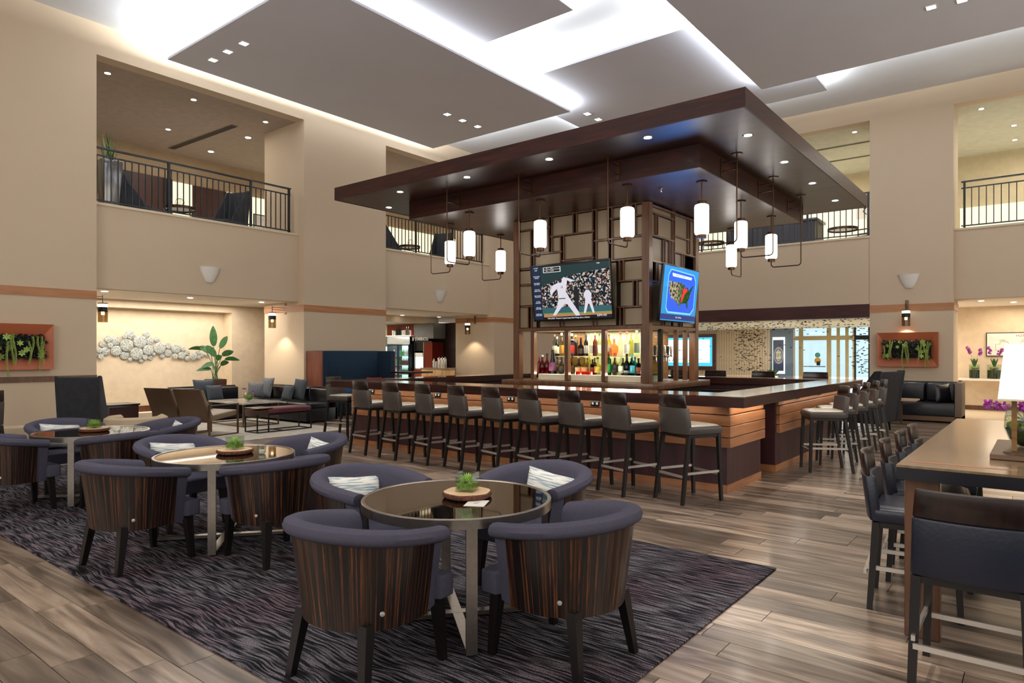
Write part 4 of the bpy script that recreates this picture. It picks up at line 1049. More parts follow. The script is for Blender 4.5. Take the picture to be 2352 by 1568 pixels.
f2('map_frame', [(.18, .95), (.86, .92), (.93, .8), (.93, .25), (.84, .14), (.18, .14), (.12, .22), (.12, .84)], S('#7fd3f2', 1.1), 2)
f2('map_sea', [(.19, .93), (.85, .9), (.915, .79), (.915, .27), (.83, .17), (.19, .17), (.135, .24), (.135, .83)], S('#0d55d8', 1.2), 3)
US = [(0, .95), (.05, .93), (.30, .93), (.50, .93), (.55, .90), (.62, .88), (.66, .80), (.70, .72), (.73, .82), (.78, .78), (.80, .70), (.86, .74), (.92, .84), (.97, .92), (1, .88), (.96, .78), (.93, .70), (.90, .62), (.86, .52), (.88, .45), (.82, .33), (.80, .25), (.83, .10), (.81, .02), (.77, .12), (.74, .22), (.66, .22), (.60, .18), (.54, .20), (.50, .12), (.48, .02), (.42, .12), (.38, .20), (.30, .24), (.22, .30), (.13, .33), (.08, .42), (.03, .55), (0, .72)]
f2('map_land', [(.16 + x * .70, .24 + y * .52) for x, y in US], wmat(), 4)
f2('map_storm', [(.52, .36), (.56, .38), (.62, .52), (.70, .60), (.68, .63), (.62, .62), (.60, .68), (.585, .61), (.54, .63), (.57, .56), (.53, .46)], S('#e8202c', 1.2), 5)
f2('title_bar', [(.22, .88), (.80, .86), (.78, .81), (.24, .82)], S('#e6f2fa'), 5)
f2('footer_bar', rct(0, 1, .02, .12), S('#0a2f7a', 1.0), 4)
tx(t2, 'TORNADO OUTLOOK', .035, .45, .845, W2, H2, S('#0c3f78'), 7); tx(t2, 'Rain  4 8 Now', .035, .5, .07, W2, H2, Wm, 7)
area((pa.x + W2 / 2 - .05, PV0 - .25, zb2 + H2 * .6), W2 * .9, H2 * .8, 26, (.12, .35, 1.0), (-PI / 2 - .75, 0, 0))

# ================================================================== BOTTLES AND TAPS
BC = {}
def bmat(h):
    if h not in BC: BC[h] = glass('bottle_' + h[1:], h, .04, ior=1.5)
    return BC[h]
def bottle(px, up, kind, hgt, r, col, cap, lab, label, du=0.0, grp=None):
    z = 1.4475 if up else 1.1505
    u = PU0 + (.36 if up else .24) + du
    y = at_u(px, 800, u).y
    t = thing('bottle', label, 'bottle', (u, y, z), 0, grp or ('bottles on the upper shelf' if up else 'bottles on the lower shelf'))
    seg = 16; H = hgt * 1.12; r *= 1.08
    if kind == 'tall': pr = [(.001, 0), (r, .002), (r, H * .60), (r * .85, H * .68), (r * .36, H * .76), (r * .33, H * .94)]
    elif kind == 'round': pr = [(.001, 0), (r * .8, .002), (r, H * .12), (r, H * .42), (r * .75, H * .56), (r * .32, H * .66), (r * .3, H * .92)]
    elif kind == 'square': pr = [(.001, 0), (r * 1.2, .002), (r * 1.2, H * .62), (r * 1.0, H * .68), (r * .4, H * .74), (r * .4, H * .92)]; seg = 4
    elif kind == 'cone': pr = [(.001, 0), (r * 1.1, .002), (r * .9, H * .35), (r * .45, H * .7), (r * .35, H * .92)]
    else: pr = [(.001, 0), (r * .8, .002), (r * 1.1, H * .3), (r * 1.05, H * .5), (r * .5, H * .64), (r * .35, H * .68), (r * .35, H * .9)]
    MB().lathe(pr, seg=seg, cap=False).build('glass_body', bmat(col), t, smooth='auto')
    nr = pr[-1][0] * 1.12
    MB().lathe([(.001, H * .9), (nr, H * .9), (nr, H), (.001, H)], seg=12, cap=False).build('cap', mat('cap_' + cap[1:], cap, .4), t)
    if lab:
        q = 1.03 if seg > 4 else 1.22
        l0, l1 = (.12, .48) if kind != 'round' else (.14, .40)
        MB().lathe([(r * q, H * l0), (r * q, H * l1)], seg=seg, cap=False).build('paper_label', mat('label_' + lab[1:], lab, .7), t)
    return t
def c4(c): return 1180 + c / 10.4545
def c5(c): return 1380 + c / 9.8
U = True; D_ = False
BT = [(c4(985), U, 'tall', .32, .036, '#cfd8c8', '#6b3d22', '#e8e6da', 'clear bottle with white label and brown cap, leftmost on upper shelf'),
      (c4(1045), U, 'tall', .29, .034, '#1f7a3a', '#e8e8e0', '#eef0e4', 'green bottle with white label second from left on upper shelf'),
      (c4(1150), U, 'tall', .34, .038, '#e9dca0', '#d8cf9a', '#d9a544', 'pale bottle with amber label beside first bay post'),
      (c4(1395), U, 'square', .33, .042, '#5a1210', '#e6dfc8', '#c0322a', 'dark red square bottle with red band, first in the middle bay'),
      (c4(1490), U, 'tall', .31, .036, '#7a2f14', '#b39a3c', None, 'brown bottle right behind the red banded bottle'),
      (c4(1615), U, 'round', .27, .052, '#5c2412', '#3c120e', '#5a4a3c', 'short round brown bottle with round dark label on the upper shelf'),
      (c4(1738), U, 'tall', .32, .032, '#1a1c1c', '#131313', '#dcdcd6', 'slim black bottle with a white letter label on the upper shelf'),
      (c4(1870), U, 'tall', .32, .040, '#e8ead8', '#d8d8c8', '#f0efe2', 'frosted white bottle in the middle bay of the upper shelf'),
      (c4(1955), U, 'tall', .33, .034, '#a8622c', '#c79a3c', '#5a1c14', 'amber bottle with gold cap in the middle bay'),
      (c4(2055), U, 'tall', .33, .034, '#c3d3a4', '#14181c', '#e8ecc8', 'pale green bottle with black cap beside the second bay post'),
      (c5(105), U, 'tall', .31, .034, '#dfe3d2', '#151515', '#e6e6dc', 'clear bottle with black neck first in the right bay'),
      (c5(185), U, 'tall', .31, .038, '#cfc27a', '#3a2c18', '#ece8d8', 'yellowish wine bottle with dark foil in the right bay'),
      (c5(298), U, 'dec', .27, .056, '#e8b48a', '#f0ead8', None, 'squat peach decanter with glass stopper on the upper shelf'),
      (c5(440), U, 'square', .34, .036, '#e6e2dc', '#5a0f16', None, 'tall clear bottle with deep red cap in the right bay'),
      (c5(585), U, 'tall', .34, .040, '#ecece4', '#c9251f', '#f3f1ee', 'clear bottle with red cap and big white label in the right bay'),
      (c5(682), U, 'tall', .32, .034, '#c6c878', '#b5552c', None, 'yellow green bottle without label in the right bay'),
      (c5(808), U, 'tall', .38, .042, '#e4edd6', '#e8efdc', '#8e9a84', 'tallest frosted bottle at the right end of the upper shelf'),
      (c4(612), D_, 'tall', .26, .028, '#d4543a', '#b3303a', None, 'slim orange red bottle at the left end of the lower shelf'),
      (c4(685), D_, 'dec', .28, .05, '#b01e1c', '#d8d4c8', None, 'cut glass decanter of red liqueur on the lower shelf'),
      (c4(800), D_, 'dec', .30, .046, '#c23a28', '#23342c', None, 'red decanter with green stopper second on the lower shelf'),
      (c4(935), D_, 'cone', .36, .058, '#3a1014', '#2c1012', '#6b3a5a', 'dark maroon cone shaped bottle on the lower shelf'),
      (c4(1045), D_, 'round', .25, .045, '#d8d0b0', '#1a1512', '#2c2420', 'round bottle with black disc label on the lower shelf left bay'),
      (c4(1148), D_, 'round', .25, .045, '#d9c08a', '#4a1712', '#2c2420', 'round pale bottle with dark disc label next to first bay post'),
      (c4(1335), D_, 'tall', .22, .034, '#c9d05a', '#8c8a34', '#b5c84a', 'short lime bottle just right of the first bay post'),
      (c4(1412), D_, 'dec', .27, .045, '#e6e2b8', '#2c2a24', '#4a4438', 'clear arched bottle with dark label in the middle bay'),
      (c4(1555), D_, 'round', .26, .052, '#e2d9a4', '#c9c2a0', '#b5a878', 'round pale gold bottle behind the red bowls, left one'),
      (c4(1705), D_, 'round', .27, .055, '#e4d79a', '#cdc59a', '#a89a66', 'round pale gold bottle behind the red bowls, right one'),
      (c4(1812), D_, 'tall', .30, .032, '#e6da78', '#c4b24a', None, 'slender yellow bottle in the middle bay of the lower shelf'),
      (c4(1895), D_, 'square', .22, .034, '#4a1418', '#1c1214', '#7a2c2c', 'small dark wine red bottle in the middle bay'),
      (c4(2015), D_, 'dec', .25, .048, '#ece4b0', '#2b2320', '#e8dc98', 'square shouldered pale bottle beside second bay post'),
      (c5(178), D_, 'tall', .33, .038, '#138a3c', '#a31a1a', '#1f9a4a', 'bright green bottle with red cap in the right bay'),
      (c5(318), D_, 'dec', .31, .05, '#dfe0cc', '#c43030', '#20201e', 'clear rounded bottle with square black label in the right bay'),
      (c5(458), D_, 'tall', .27, .042, '#e8ecd4', '#e2e4da', '#dfe2c8', 'clear bottle with pale label in the right bay lower shelf'),
      (c5(585), D_, 'dec', .30, .048, '#101216', '#0f1012', '#8d9690', 'black bottle with silver diamond label on the lower shelf'),
      (c5(705), D_, 'square', .29, .034, '#35b6d2', '#58c8e0', '#5ac0d4', 'sky blue square gin bottle on the lower shelf'),
      (c5(770), D_, 'square', .26, .03, '#2fa8c8', '#2a3038', None, 'second blue bottle behind the sky blue one'),
      (c5(848), D_, 'square', .24, .036, '#3c1a12', '#1c1814', '#8a4a34', 'dark brown bottle at the right end of the lower shelf')]
for i, b_ in enumerate(BT): bottle(*b_[:8], b_[8], du=(.09 if i in (1, 4, 9, 15, 17, 21, 23, 35) else 0))
for i, (c, h) in enumerate(((1555, '#e0301e'), (1700, '#d82c1c'), (1820, '#c8281c'))):
    u = PU0 + .15; t = thing('bowl', ['left', 'middle', 'right'][i] + ' small red glass bowl at the front of the lower shelf', 'bowl', (u, at_u(c4(c), 870, u).y, 1.1505), 0, 'red bowls on the lower shelf')
    MB().lathe([(.001, 0), (.05, .002), (.055, .05), (.05, .05), (.045, .008), (.001, .008)], seg=20, cap=False).build('bowl_body', mat('red_glass', h, .15, coat=.5), t, smooth='auto')
# second rank of bottles behind, dim
rs = random.Random(5)
for i, px in enumerate((1290, 1311, 1330, 1349, 1366, 1395, 1412, 1431, 1450)):
    bottle(px, False, 'tall', .24, .03, rs.choice(['#2a3024', '#8a6a2c', '#3a1c14', '#c8c090']), '#1a1816', '#cfc8a8', 'half hidden small bottle, ' + ordn[i] + ' from the left in the back rank of the lower shelf', du=.13, grp='half hidden bottles in the back rank')
# beer taps
t = thing('beer_tap_tower', 'chrome beer tap tower with six black and chrome handles in the right bay', 'beer tap', (PU0 + .78, PV0 + .24, 1.0505)); t.scale = (1.15, 1.15, 1.12)
MB().lathe([(.001, 0), (.06, 0), (.045, .02), (.045, .34), (.001, .34)], seg=20, cap=False).build('column', M_chrome, t, smooth='auto')
MB().tube([(-.30, 0, .36), (.30, 0, .36)], .032, 14).build('cross_pipe', M_chrome, t, smooth='auto')
for i in range(6):
    x = -.25 + i * .1
    MB().tube([(x, -.03, .36), (x, -.08, .36), (x, -.10, .33), (x, -.10, .28)], [.012, .012, .009, .007], 8).build('faucet', M_chrome, t, smooth='auto')
    MB().lathe([(.001, 0), (.012, 0), (.02, .10), (.016, .13), (.001, .135)], (x, -.075, .37), 12, False).build('tap_handle', M_chrome if i % 2 else M_blackp, t, smooth='auto')
t = thing('beer_tap', 'single chrome tap with round badge left of the bottles', 'beer tap', (PU0 + .5, bays[0] - .22, 1.16))
MB().tube([(0, 0, -.1), (0, 0, .12), (-.03, 0, .16), (-.09, 0, .15), (-.1, 0, .08)], .012, 8).build('faucet', M_chrome, t, smooth='auto')
MB().lathe([(.001, 0), (.035, 0), (.035, .012), (.001, .012)], (0, 0, .2), 18, False).build('badge', M_white, t)
for i in range(7):
    t = thing('drinking_glass', 'clear tumbler beside the beer taps, ' + ordn[i % 4] + ' from the left in the ' + ('front' if i < 4 else 'back') + ' row', 'glass', (PU0 + .34 + .075 * (i % 4), PV0 + .16 + .08 * (i // 4), 1.0505), 0, 'tumblers beside the beer taps')
    MB().lathe([(.026, 0), (.034, .13), (.032, .13), (.024, .006), (.001, .006)], seg=14, cap=False).build('glass_body', M_clear, t, smooth='auto')
t = thing('cash_terminal', 'small grey point of sale printer on the work counter inside the bar', 'terminal', (8.0, 3.12, .8405), .2)
B(-.13, .13, -.1, .1, 0, .1).build('body', mat('terminal_grey', '#8d9390', .5), t, bevel=.01); B(-.1, .1, -.08, .06, .1, .115).build('lid', mat('terminal_light', '#b9bdb6', .5), t)

# ================================================================== WALL FITTINGS
def speaker(loc, rz, label):
    t = thing('wall_sconce', label, 'wall light', loc, rz, 'white plaster uplights')
    rings = []
    for z, r_ in ((0, .05), (.02, .09), (.10, .13), (.22, .185), (.31, .215), (.33, .225), (.33, .205), (.29, .19)):
        rings.append([(r_ * math.cos(a), -r_ * .62 * math.sin(a) if math.sin(a) > 0 else 0, z) for a in [PI * i / 14 for i in range(15)]])
    MB().loft(rings, closed=True).build('plaster_bowl', M_white, t, smooth='auto')
    return t
p = at_v(481, 650, LW + .23); speaker((p.x, LW + .229, 2.98), 0, 'white plaster cone uplight above the niche with the discs')
p = at_v(1010, 695, LW + .23); speaker((p.x, LW + .229, 2.98), 0, 'white plaster cone uplight above the opening with the fridges')
p = at_u(2088, 660, BW); speaker((BW - .001, p.y, 2.99), -PI / 2, 'white plaster cone uplight on the column above the right planter')
def sconce(loc, rz, arm, label):
    """loc: point on the wall, arm sticks out along local -y"""
    t = thing('cylinder_sconce', label, 'wall lamp', loc, rz, 'bronze and glass cylinder sconces')
    B(-.035, .035, -.012, 0, -.10, .16).build('wall_plate', M_bronzef, t, bevel=.003, seg=1)
    for z in (.0, .05): MB().tube([(0, -.01, z), (0, -arm, z)], .006, 6).build('arm', M_brass, t)
    MB().tube([(0, -arm, .08), (0, -arm, -.07)], .008, 6).build('drop_rod', M_brass, t)
    def cyl(r, z0, z1, nm, m): MB().lathe([(.001, z0), (r, z0), (r, z1), (.001, z1)], (0, -arm, 0), 24, False).build(nm, m, t, smooth='auto')
    cyl(.09, -.09, -.07, 'cap', M_brass); cyl(.082, -.15, -.09, 'lit_band', emit('sconce_glow', '#fff2dc', 2.2)); cyl(.088, -.24, -.15, 'dark_band', M_blackm)
    MB().lathe([(.086, -.24), (.086, -.44), (.083, -.44), (.083, -.24)], (0, -arm, 0), 24, False).build('glass_sleeve', glass('smoked_glass', '#d8cdb4', .05, ior=1.5), t, smooth='auto')
    cyl(.03, -.30, -.24, 'bulb', emit('sconce_bulb', '#fff2dc', 4))
    return t
sconce((9.299, 14.35, 2.53), -PI / 2, .36, 'bronze cylinder sconce on the column right of the disc niche')
p = at_v(236, 700, 14.2); sconce((4.901, 14.2, 2.53), PI / 2, max(.2, p.x - 4.9), 'bronze cylinder sconce peeking out at the left edge of the niche')
sconce((16.244, 14.4, 2.53), -PI / 2, .36, 'bronze cylinder sconce on the pale wall right of the fridges')
p = at_u(2081, 710, BW - .15); sconce((BW - .016, p.y, 2.56), -PI / 2, .14, 'bronze cylinder sconce above the right succulent planter')
spot((9.0, 14.35, 2.05), 16, 110, WARM, (9.2, 14.35, 0)); spot((BW - .16, p.y, 2.1), 14, 120, WARM, (BW, p.y, 0)); spot((15.9, 14.4, 2.05), 16, 110, WARM, (16.2, 14.4, 0))
def planter(loc, rz, W, H, label, seed):
    t = thing('living_wall_planter', label, 'wall planter', loc, rz, 'copper framed succulent planters')
    rs = random.Random(seed); d = .14; iw, ih = W * .39, H * .24
    # mitred sloping frame boards
    O = [(-W / 2, 0), (W / 2, 0), (W / 2, H), (-W / 2, H)]; I = [(-iw, H / 2 - ih), (iw, H / 2 - ih), (iw, H / 2 + ih), (-iw, H / 2 + ih)]
    for k in range(4):
        a, b, c, e = O[k], O[(k + 1) % 4], I[(k + 1) % 4], I[k]
        MB().add([(a[0], -d, a[1]), (b[0], -d, b[1]), (c[0], -d * .55, c[1]), (e[0], -d * .55, e[1]), (a[0], 0, a[1]), (b[0], 0, b[1]), (c[0], 0, c[1]), (e[0], 0, e[1])],
                 [(0, 1, 2, 3), (4, 7, 6, 5), (0, 4, 5, 1), (3, 2, 6, 7), (0, 3, 7, 4), (1, 5, 6, 2)]).build('frame_board', M_copper, t)
    cols = {'f': (M_dkgreen, MB()), 'p': (M_purpf, MB())}
    for i in range(300):
        x, z = rs.uniform(-iw * 1.02, iw * 1.02), H / 2 + rs.uniform(-ih * 1.05, ih * 1.1)
        g = cols['f' if rs.random() < .55 else 'p'][1]; r_ = rs.uniform(.02, .045)
        for k in range(5):
            a = rs.uniform(0, 2 * PI); y = -d - rs.uniform(0, .04)
            g.add([(x, y + .05, z), (x + r_ * math.cos(a), y - .01, z + r_ * math.sin(a)), (x + r_ * .7 * math.cos(a + .9), y - .015, z + r_ * .7 * math.sin(a + .9))], [(0, 1, 2)])
    o = cols['f'][1].build('dark_succulents', M_dkgreen, t); o['kind'] = 'stuff'
    o = cols['p'][1].build('purple_succulents', M_purpf, t); o['kind'] = 'stuff'
    B(-iw, iw, -d * .8, -.02, H / 2 - ih, H / 2 + ih).build('soil_tray', mat('dark_tray', '#10130e', .9), t)
    for i in range(16):
        x, z = rs.uniform(-iw, iw), H / 2 + rs.uniform(-ih, ih * 1.1); g = MB(); r_ = rs.uniform(.035, .055)
        for k in range(12):
            a = 2 * PI * k / 12; q = r_ * (1 if k % 2 else .7); y = -d - .045
            g.add([(x, y, z), (x + q * math.cos(a - .2), y - .012, z + q * math.sin(a - .2)), (x + q * 1.15 * math.cos(a), y - .02, z + q * 1.15 * math.sin(a)), (x + q * math.cos(a + .2), y - .012, z + q * math.sin(a + .2))], [(0, 1, 2, 3)])
        g.build('rosette', M_succ if i % 2 else M_lime, t)
    for k, (fx_, L_) in enumerate(((-.95, .30), (-.72, .42), (-.62, .38), (-.12, .62), (0.0, .48), (.06, .50), (.5, .40), (.58, .36), (.84, .60), (.92, .42), (.78, .34))):
        x = fx_ * iw; z0 = H / 2 + ih * (.95 if k % 3 else .5); g = MB(); L_ *= H * 1.25; n = int(L_ / .016)
        for i in range(n):
            q = i / n; zz = z0 - L_ * q; xx = x + .02 * math.sin(q * 4 + k); y = -d - .05 - .03 * math.sin(PI * q)
            for s_ in (-1, 1):
                a = rs.uniform(-.4, .4); g.add([(xx, y, zz), (xx + s_ * .02, y - .012, zz - .006 + a * .01), (xx + s_ * .012, y - .008, zz - .02)], [(0, 1, 2)])
            g.add([(xx - .006, y - .014, zz), (xx + .006, y - .014, zz), (xx, y - .02, zz - .02)], [(0, 1, 2)])
        g.build('trailing_strand', M_lime, t)
    return t
pl, pr = at_u(2016.6, 800, BW), at_u(2156, 800, BW)
planter((BW, (pl.y + pr.y) / 2, 1.18), -PI / 2, pl.y - pr.y, .79, 'copper framed planter of trailing succulents on the right column', 3)
planter((4.18 - .62, LW, 1.215), 0, 1.24, .775, 'copper framed planter of trailing succulents at the left edge', 8)
# disc artwork
DA = [(145, 360, 68), (255, 262, 70), (290, 385, 58), (205, 510, 88), (100, 615, 60), (420, 300, 92), (420, 500, 108), (588, 205, 48), (722, 175, 92), (635, 385, 130), (605, 595, 92), (710, 682, 42), (910, 310, 132), (1055, 172, 65), (845, 560, 132), (1125, 305, 85), (1268, 268, 55), (1080, 485, 108), (940, 705, 45), (1020, 635, 55), (1140, 640, 55), (1205, 570, 38), (1315, 445, 120), (1380, 610, 52), (1500, 398, 60), (1508, 545, 82), (1665, 455, 98), (1635, 615, 58), (1815, 470, 50), (1780, 600, 80), (1905, 540, 55), (1895, 660, 48), (2025, 620, 78), (2130, 540, 52), (2140, 630, 38), (2220, 590, 45), (2310, 580, 45), (60, 490, 60), (-20, 560, 70), (-60, 420, 60)]
t = thing('disc_artwork', 'pearly wall sculpture of overlapping round scalloped discs in the lit niche', 'wall art', (NU0 + 2, NV + .42, 1.5))
def discmat():
    m, N, L, b = base('pearl_disc'); tc = N.new('ShaderNodeTexCoord'); v = N.new('ShaderNodeTexVoronoi'); v.inputs['Scale'].default_value = 42; L.new(tc.outputs['Object'], v.inputs['Vector'])
    r = N.new('ShaderNodeValToRGB'); e = r.color_ramp.elements; e[0].position = .25; e[0].color = (*lin('#d3d6d1'), 1); e[1].position = .62; e[1].color = (*lin('#8b908a'), 1)  # crevices between the bumps are shaded in the colour
    L.new(v.outputs[0], r.inputs[0]); L.new(r.outputs[0], b.inputs['Base Color']); b.inputs['Roughness'].default_value = .6; b.inputs['Metallic'].default_value = 0
    bp = N.new('ShaderNodeBump'); bp.inputs['Strength'].default_value = .3; bp.inputs['Distance'].default_value = .004; bp.invert = True; L.new(v.outputs[0], bp.inputs['Height']); L.new(bp.outputs[0], b.inputs['Normal']); return m
M_disc = discmat()
for i, (cx_, cy_, r_) in enumerate(DA):
    px, py = 220 + cx_ / 9.046, 750 + cy_ / 9.046
    p = at_v(px, py, NV + .38); d = p.x * CS + p.y * SN; R_ = r_ / 9.046 / F_ * d * .98
    n = 36; dep = .02 + .06 * ((i * 7) % 5) / 5; rings = []
    for q, y in ((1, -dep), (1.0, -dep - .008), (.93, -dep - .014), (.5, -dep - .018), (.02, -dep - .02)):
        rings.append([((R_ * q * (1 + (.035 if k % 2 else -.02) * (q > .9))) * math.cos(2 * PI * k / n), y, R_ * q * (1 + (.035 if k % 2 else -.02) * (q > .9)) * math.sin(2 * PI * k / n)) for k in range(n)])
    o = MB().loft(rings).build('disc', M_disc, t, smooth='auto'); o.location = (p.x - NU0 - 2, 0, p.z - 1.5)
    B(-.01, .01, -dep, 0, -.01, .01).build('stand_off', M_blackm, o)

# ---- recessed square spots in the floating panels, balcony and soffit downlights
G = 'square recessed spotlights in the ceiling panels'
def sq(x, y, z, label, on=1, m=None):
    t = thing('square_spotlight', label, 'spotlight', (x, y, z), 0, G)
    a = .075
    mb = MB()
    for b_ in ((-a, a, -a, -a + .012), (-a, a, a - .012, a), (-a, -a + .012, -a + .012, a - .012), (a - .012, a, -a + .012, a - .012)): mb.box(*b_, -.012, 0)
    mb.build('frame', M_white, t); B(-a + .012, a - .012, -a + .012, a - .012, -.006, -.002).build('lens', M_canb, t)
k = 5.55 / 5.7
for i, (x, y) in enumerate(((6.61, 12.66), (6.6, 12.09), (6.61, 11.54))): sq(x * k, y * k, 7.05, 'square spotlight in the left group of three, ' + ['leftmost', 'middle', 'rightmost'][i])
for i, (x, y) in enumerate(((11.59, 11.16), (12.13, 11.16), (12.69, 11.16))): sq(x * k, y * k, 7.05, 'square spotlight in the centre group of three, ' + ['leftmost', 'middle', 'rightmost'][i])
k = 5.76 / 5.7
for i, (x, y) in enumerate(((13.65, 8.52), (14.14, 8.52))): sq(x * k, y * k, 7.26, 'square spotlight just above the front canopy edge, ' + ['left', 'right'][i] + ' of the pair')
k = 5.55 / 5.7
sq(12.96 * k, 1.45 * k, 7.05, 'square spotlight at the top right of the ceiling'); sq(13.01 * k, 1.03 * k, 7.05, 'square spotlight cut by the top edge of the frame')
for x, y, z, tg, pw, an in ((6.44, 12.0, 7.0, (5.5, 11.2, 0), 260, 50), (12.0, 10.87, 7.0, (9.5, 10.8, 0), 160, 45), (4.2, 7.6, 7.0, (2.3, 4.4, 0), 260, 34), (4.5, 4.3, 7.0, (4.5, 2.35, 0), 260, 30), (12.6, 1.4, 7.0, (10.5, .8, 0), 260, 45), (5.0, 1.5, 7.0, (3.7, .85, 0), 520, 20), (7.4, .9, 7.0, (5.6, .2, .9), 240, 36), (3.2, 2.0, 7.0, (3.0, 2.0, 0), 120, 40)):
    spot((x, y, z), pw, an, NEUT, tg, .7, .05)
def dl(pt, label, g, m=None, r=.055): downlight((pt.x, pt.y, pt.z), label, r, g, m)
G = 'downlights in the left balcony ceiling'
for (px, py), n in (((247, 168), 'leftmost'), ((445, 229), 'second from the left'), ((386, 297), 'lowest left one, above the planter'), ((610, 280), 'next to the column')): dl(at_z(px, py, 6.97), 'small downlight in the left balcony ceiling, ' + n, G)
for (px, py), n in (((484, 348), 'left'), ((570, 316), 'right')): dl(at_z(px, py, 6.97), 'starry bright downlight in the left balcony ceiling, ' + n + ' of the two', 'bright downlights in the left balcony ceiling', M_canb, .07)
G = 'downlights in the right balcony ceilings'
for (px, py), n in (((1963, 303), 'between canopy and column'), ((2254, 250), 'nearest the right column'), ((2329, 288), 'upper at the right edge'), ((2331, 321), 'lower at the right edge')): dl(at_z(px, py, 7.06), 'small downlight in the right balcony ceiling, ' + n, G)
G = 'downlights in the lower soffits'
for (px, py, z), n in (((240, 669, 2.705), 'at the left end of the niche soffit'), ((437, 684, 2.705), 'in the middle of the niche soffit'), ((601, 694, 2.705), 'at the right end of the niche soffit'), ((924, 724, 2.705), 'left one before the fridges'), ((1008, 728, 2.705), 'right one before the fridges'), ((2254, 691, 2.705), 'left one above the orchid console'), ((2328, 694, 2.705), 'right one above the orchid console')):
    dl(at_z(px, py, z), 'recessed downlight ' + n, G)
p = at_z(466, 315, 6.965)
t = thing('air_grille', 'long slotted air grille in the left balcony ceiling', 'air grille', (0, 0, 0))
a, b = at_z(392, 341, 6.968), at_z(540, 287, 6.968)
t.location = a; L_ = (b - a).length; t.rotation_euler = (0, 0, math.atan2(b.y - a.y, b.x - a.x))
B(0, L_, -.09, .09, -.008, 0).build('grille_frame', mat('grille_frame', '#a8988a', .6), t)
for i in range(5): B(.02, L_ - .02, -.075 + i * .035, -.055 + i * .035, -.014, -.008).build('slot', mat('slot_dark', '#3c342e', .8), t)

# ================================================================== LEFT LOUNGE
def sofa_run(par, x0, x1, y0, y1, back, seat_m, n, rail=True, H=.735, seatz=.42):
    """back: side of the backrest 'y1' or 'x1'"""
    B(x0, x1, y0, y1, .03, .30).build('base', seat_m, par, bevel=.01)
    if back == 'y1':
        L_ = (x1 - x0) / n
        for i in range(n):
            B(x0 + i * L_ + .006, x0 + (i + 1) * L_ - .006, y0, y1 - .2, .30, seatz).build('seat_cushion', seat_m, par, bevel=.03, seg=3)
            B(x0 + i * L_ + .006, x0 + (i + 1) * L_ - .006, y1 - .22, y1 - .06, seatz - .02, H - .03).build('back_cushion', seat_m, par, bevel=.035, seg=3)
        B(x0, x1, y1 - .06, y1, .03, H).build('back_frame', M_darkw, par, bevel=.004)
    else:
        L_ = (y1 - y0) / n
        for i in range(n):
            B(x0, x1 - .2, y0 + i * L_ + .006, y0 + (i + 1) * L_ - .006, .30, seatz).build('seat_cushion', seat_m, par, bevel=.03, seg=3)
            B(x1 - .22, x1 - .06, y0 + i * L_ + .006, y0 + (i + 1) * L_ - .006, seatz - .02, H - .03).build('back_cushion', seat_m, par, bevel=.035, seg=3)
        B(x1 - .06, x1, y0, y1, .03, H).build('back_frame', M_darkw, par, bevel=.004)
t = thing('corner_sofa', 'long dark navy leather corner sofa in front of the disc niche', 'sofa', (6.85, 12.2, .008))
sofa_run(t, 0, 1.55, 2.10, 2.90, 'y1', M_navyleather, 2)
sofa_run(t, 1.55, 2.35, 0, 2.90, 'x1', M_navyleather, 4)
def cushion(loc, rz, tilt, w_, h_, m, label, group=None, th=.13):
    o = pillow_mb(w_, h_, th, 9).build('cushion', m, smooth=True); tag(o, label, 'cushion', group)
    o.matrix_world = Matrix.Translation(loc) @ Matrix.Rotation(rz, 4, 'Z') @ Matrix.Rotation(tilt, 4, 'X'); return o
G = 'cushions on the corner sofa'
M_greyp = mat('grey_pattern_fabric', '#55585c', .9, bump=.4, bscale=60, var=.5, vscale=45)
cushion((7.5, 14.75, .67), 0, -.25, .48, .48, M_greyfab, 'dark charcoal cushion at the left end of the corner sofa', G)
cushion((7.65, 14.58, .60), 0, -.3, .38, .36, M_greyfab, 'smaller charcoal cushion in front of the dark one, left on the sofa', G)
cushion((8.86, 14.45, .68), -PI / 2, -.25, .48, .48, M_greyp, 'patterned grey cushion in the sofa corner', G)
cushion((8.70, 14.62, .62), -PI / 4, -.3, .42, .38, M_greyp, 'lighter patterned cushion in front, in the sofa corner', G)
cushion((8.84, 13.1, .68), -PI / 2, -.25, .48, .48, M_greyfab, 'dark grey cushion on the right part of the corner sofa', G)
cushion((8.68, 13.3, .60), -PI / 2, -.3, .40, .36, M_greyfab, 'smaller dark grey cushion leaning in front on the right sofa part', G)
t = thing('coffee_table', 'marble topped coffee table with thin bronze frame before the corner sofa', 'table', (7.17, 12.55, .0085))
B(-.01, .82, -.01, 1.36, .45, .485).build('marble_top', M_marble, t, bevel=.003, seg=1)
for x in (0, .785):
    for y in (0, 1.325): B(x, x + .025, y, y + .025, 0, .45).build('leg', M_bronzef, t)
for b_ in ((0.025, .785, 0, .02), (0.025, .785, 1.33, 1.35), (0, .02, .025, 1.325), (.79, .81, .025, 1.325)): B(*b_, 0, .02).build('floor_rail', M_bronzef, t)
MB().tube([(.40, .68, .02), (.40, .68, .45)], .02, 8).build('centre_post', M_bronzef, t)
v = thing('flower_bowl', 'round glass bowl with moss and small purple orchids on the marble table', 'vase', (7.62, 13.1, .494))
MB().lathe([(.05, 0), (.10, .05), (.11, .10), (.085, .17), (.08, .17), (.105, .10), (.095, .05), (.045, .006)], seg=24).build('glass_body', M_clear, v, smooth=True)
MB().lathe([(.001, .01), (.09, .05), (.10, .10), (.001, .13)], seg=16, cap=False).build('moss_fill', M_moss, v, smooth=True)
orchid_stems(v, (0, 0, .12), [(-.05, .14, .26), (.03, -.14, .18)], .022, 4, 9)
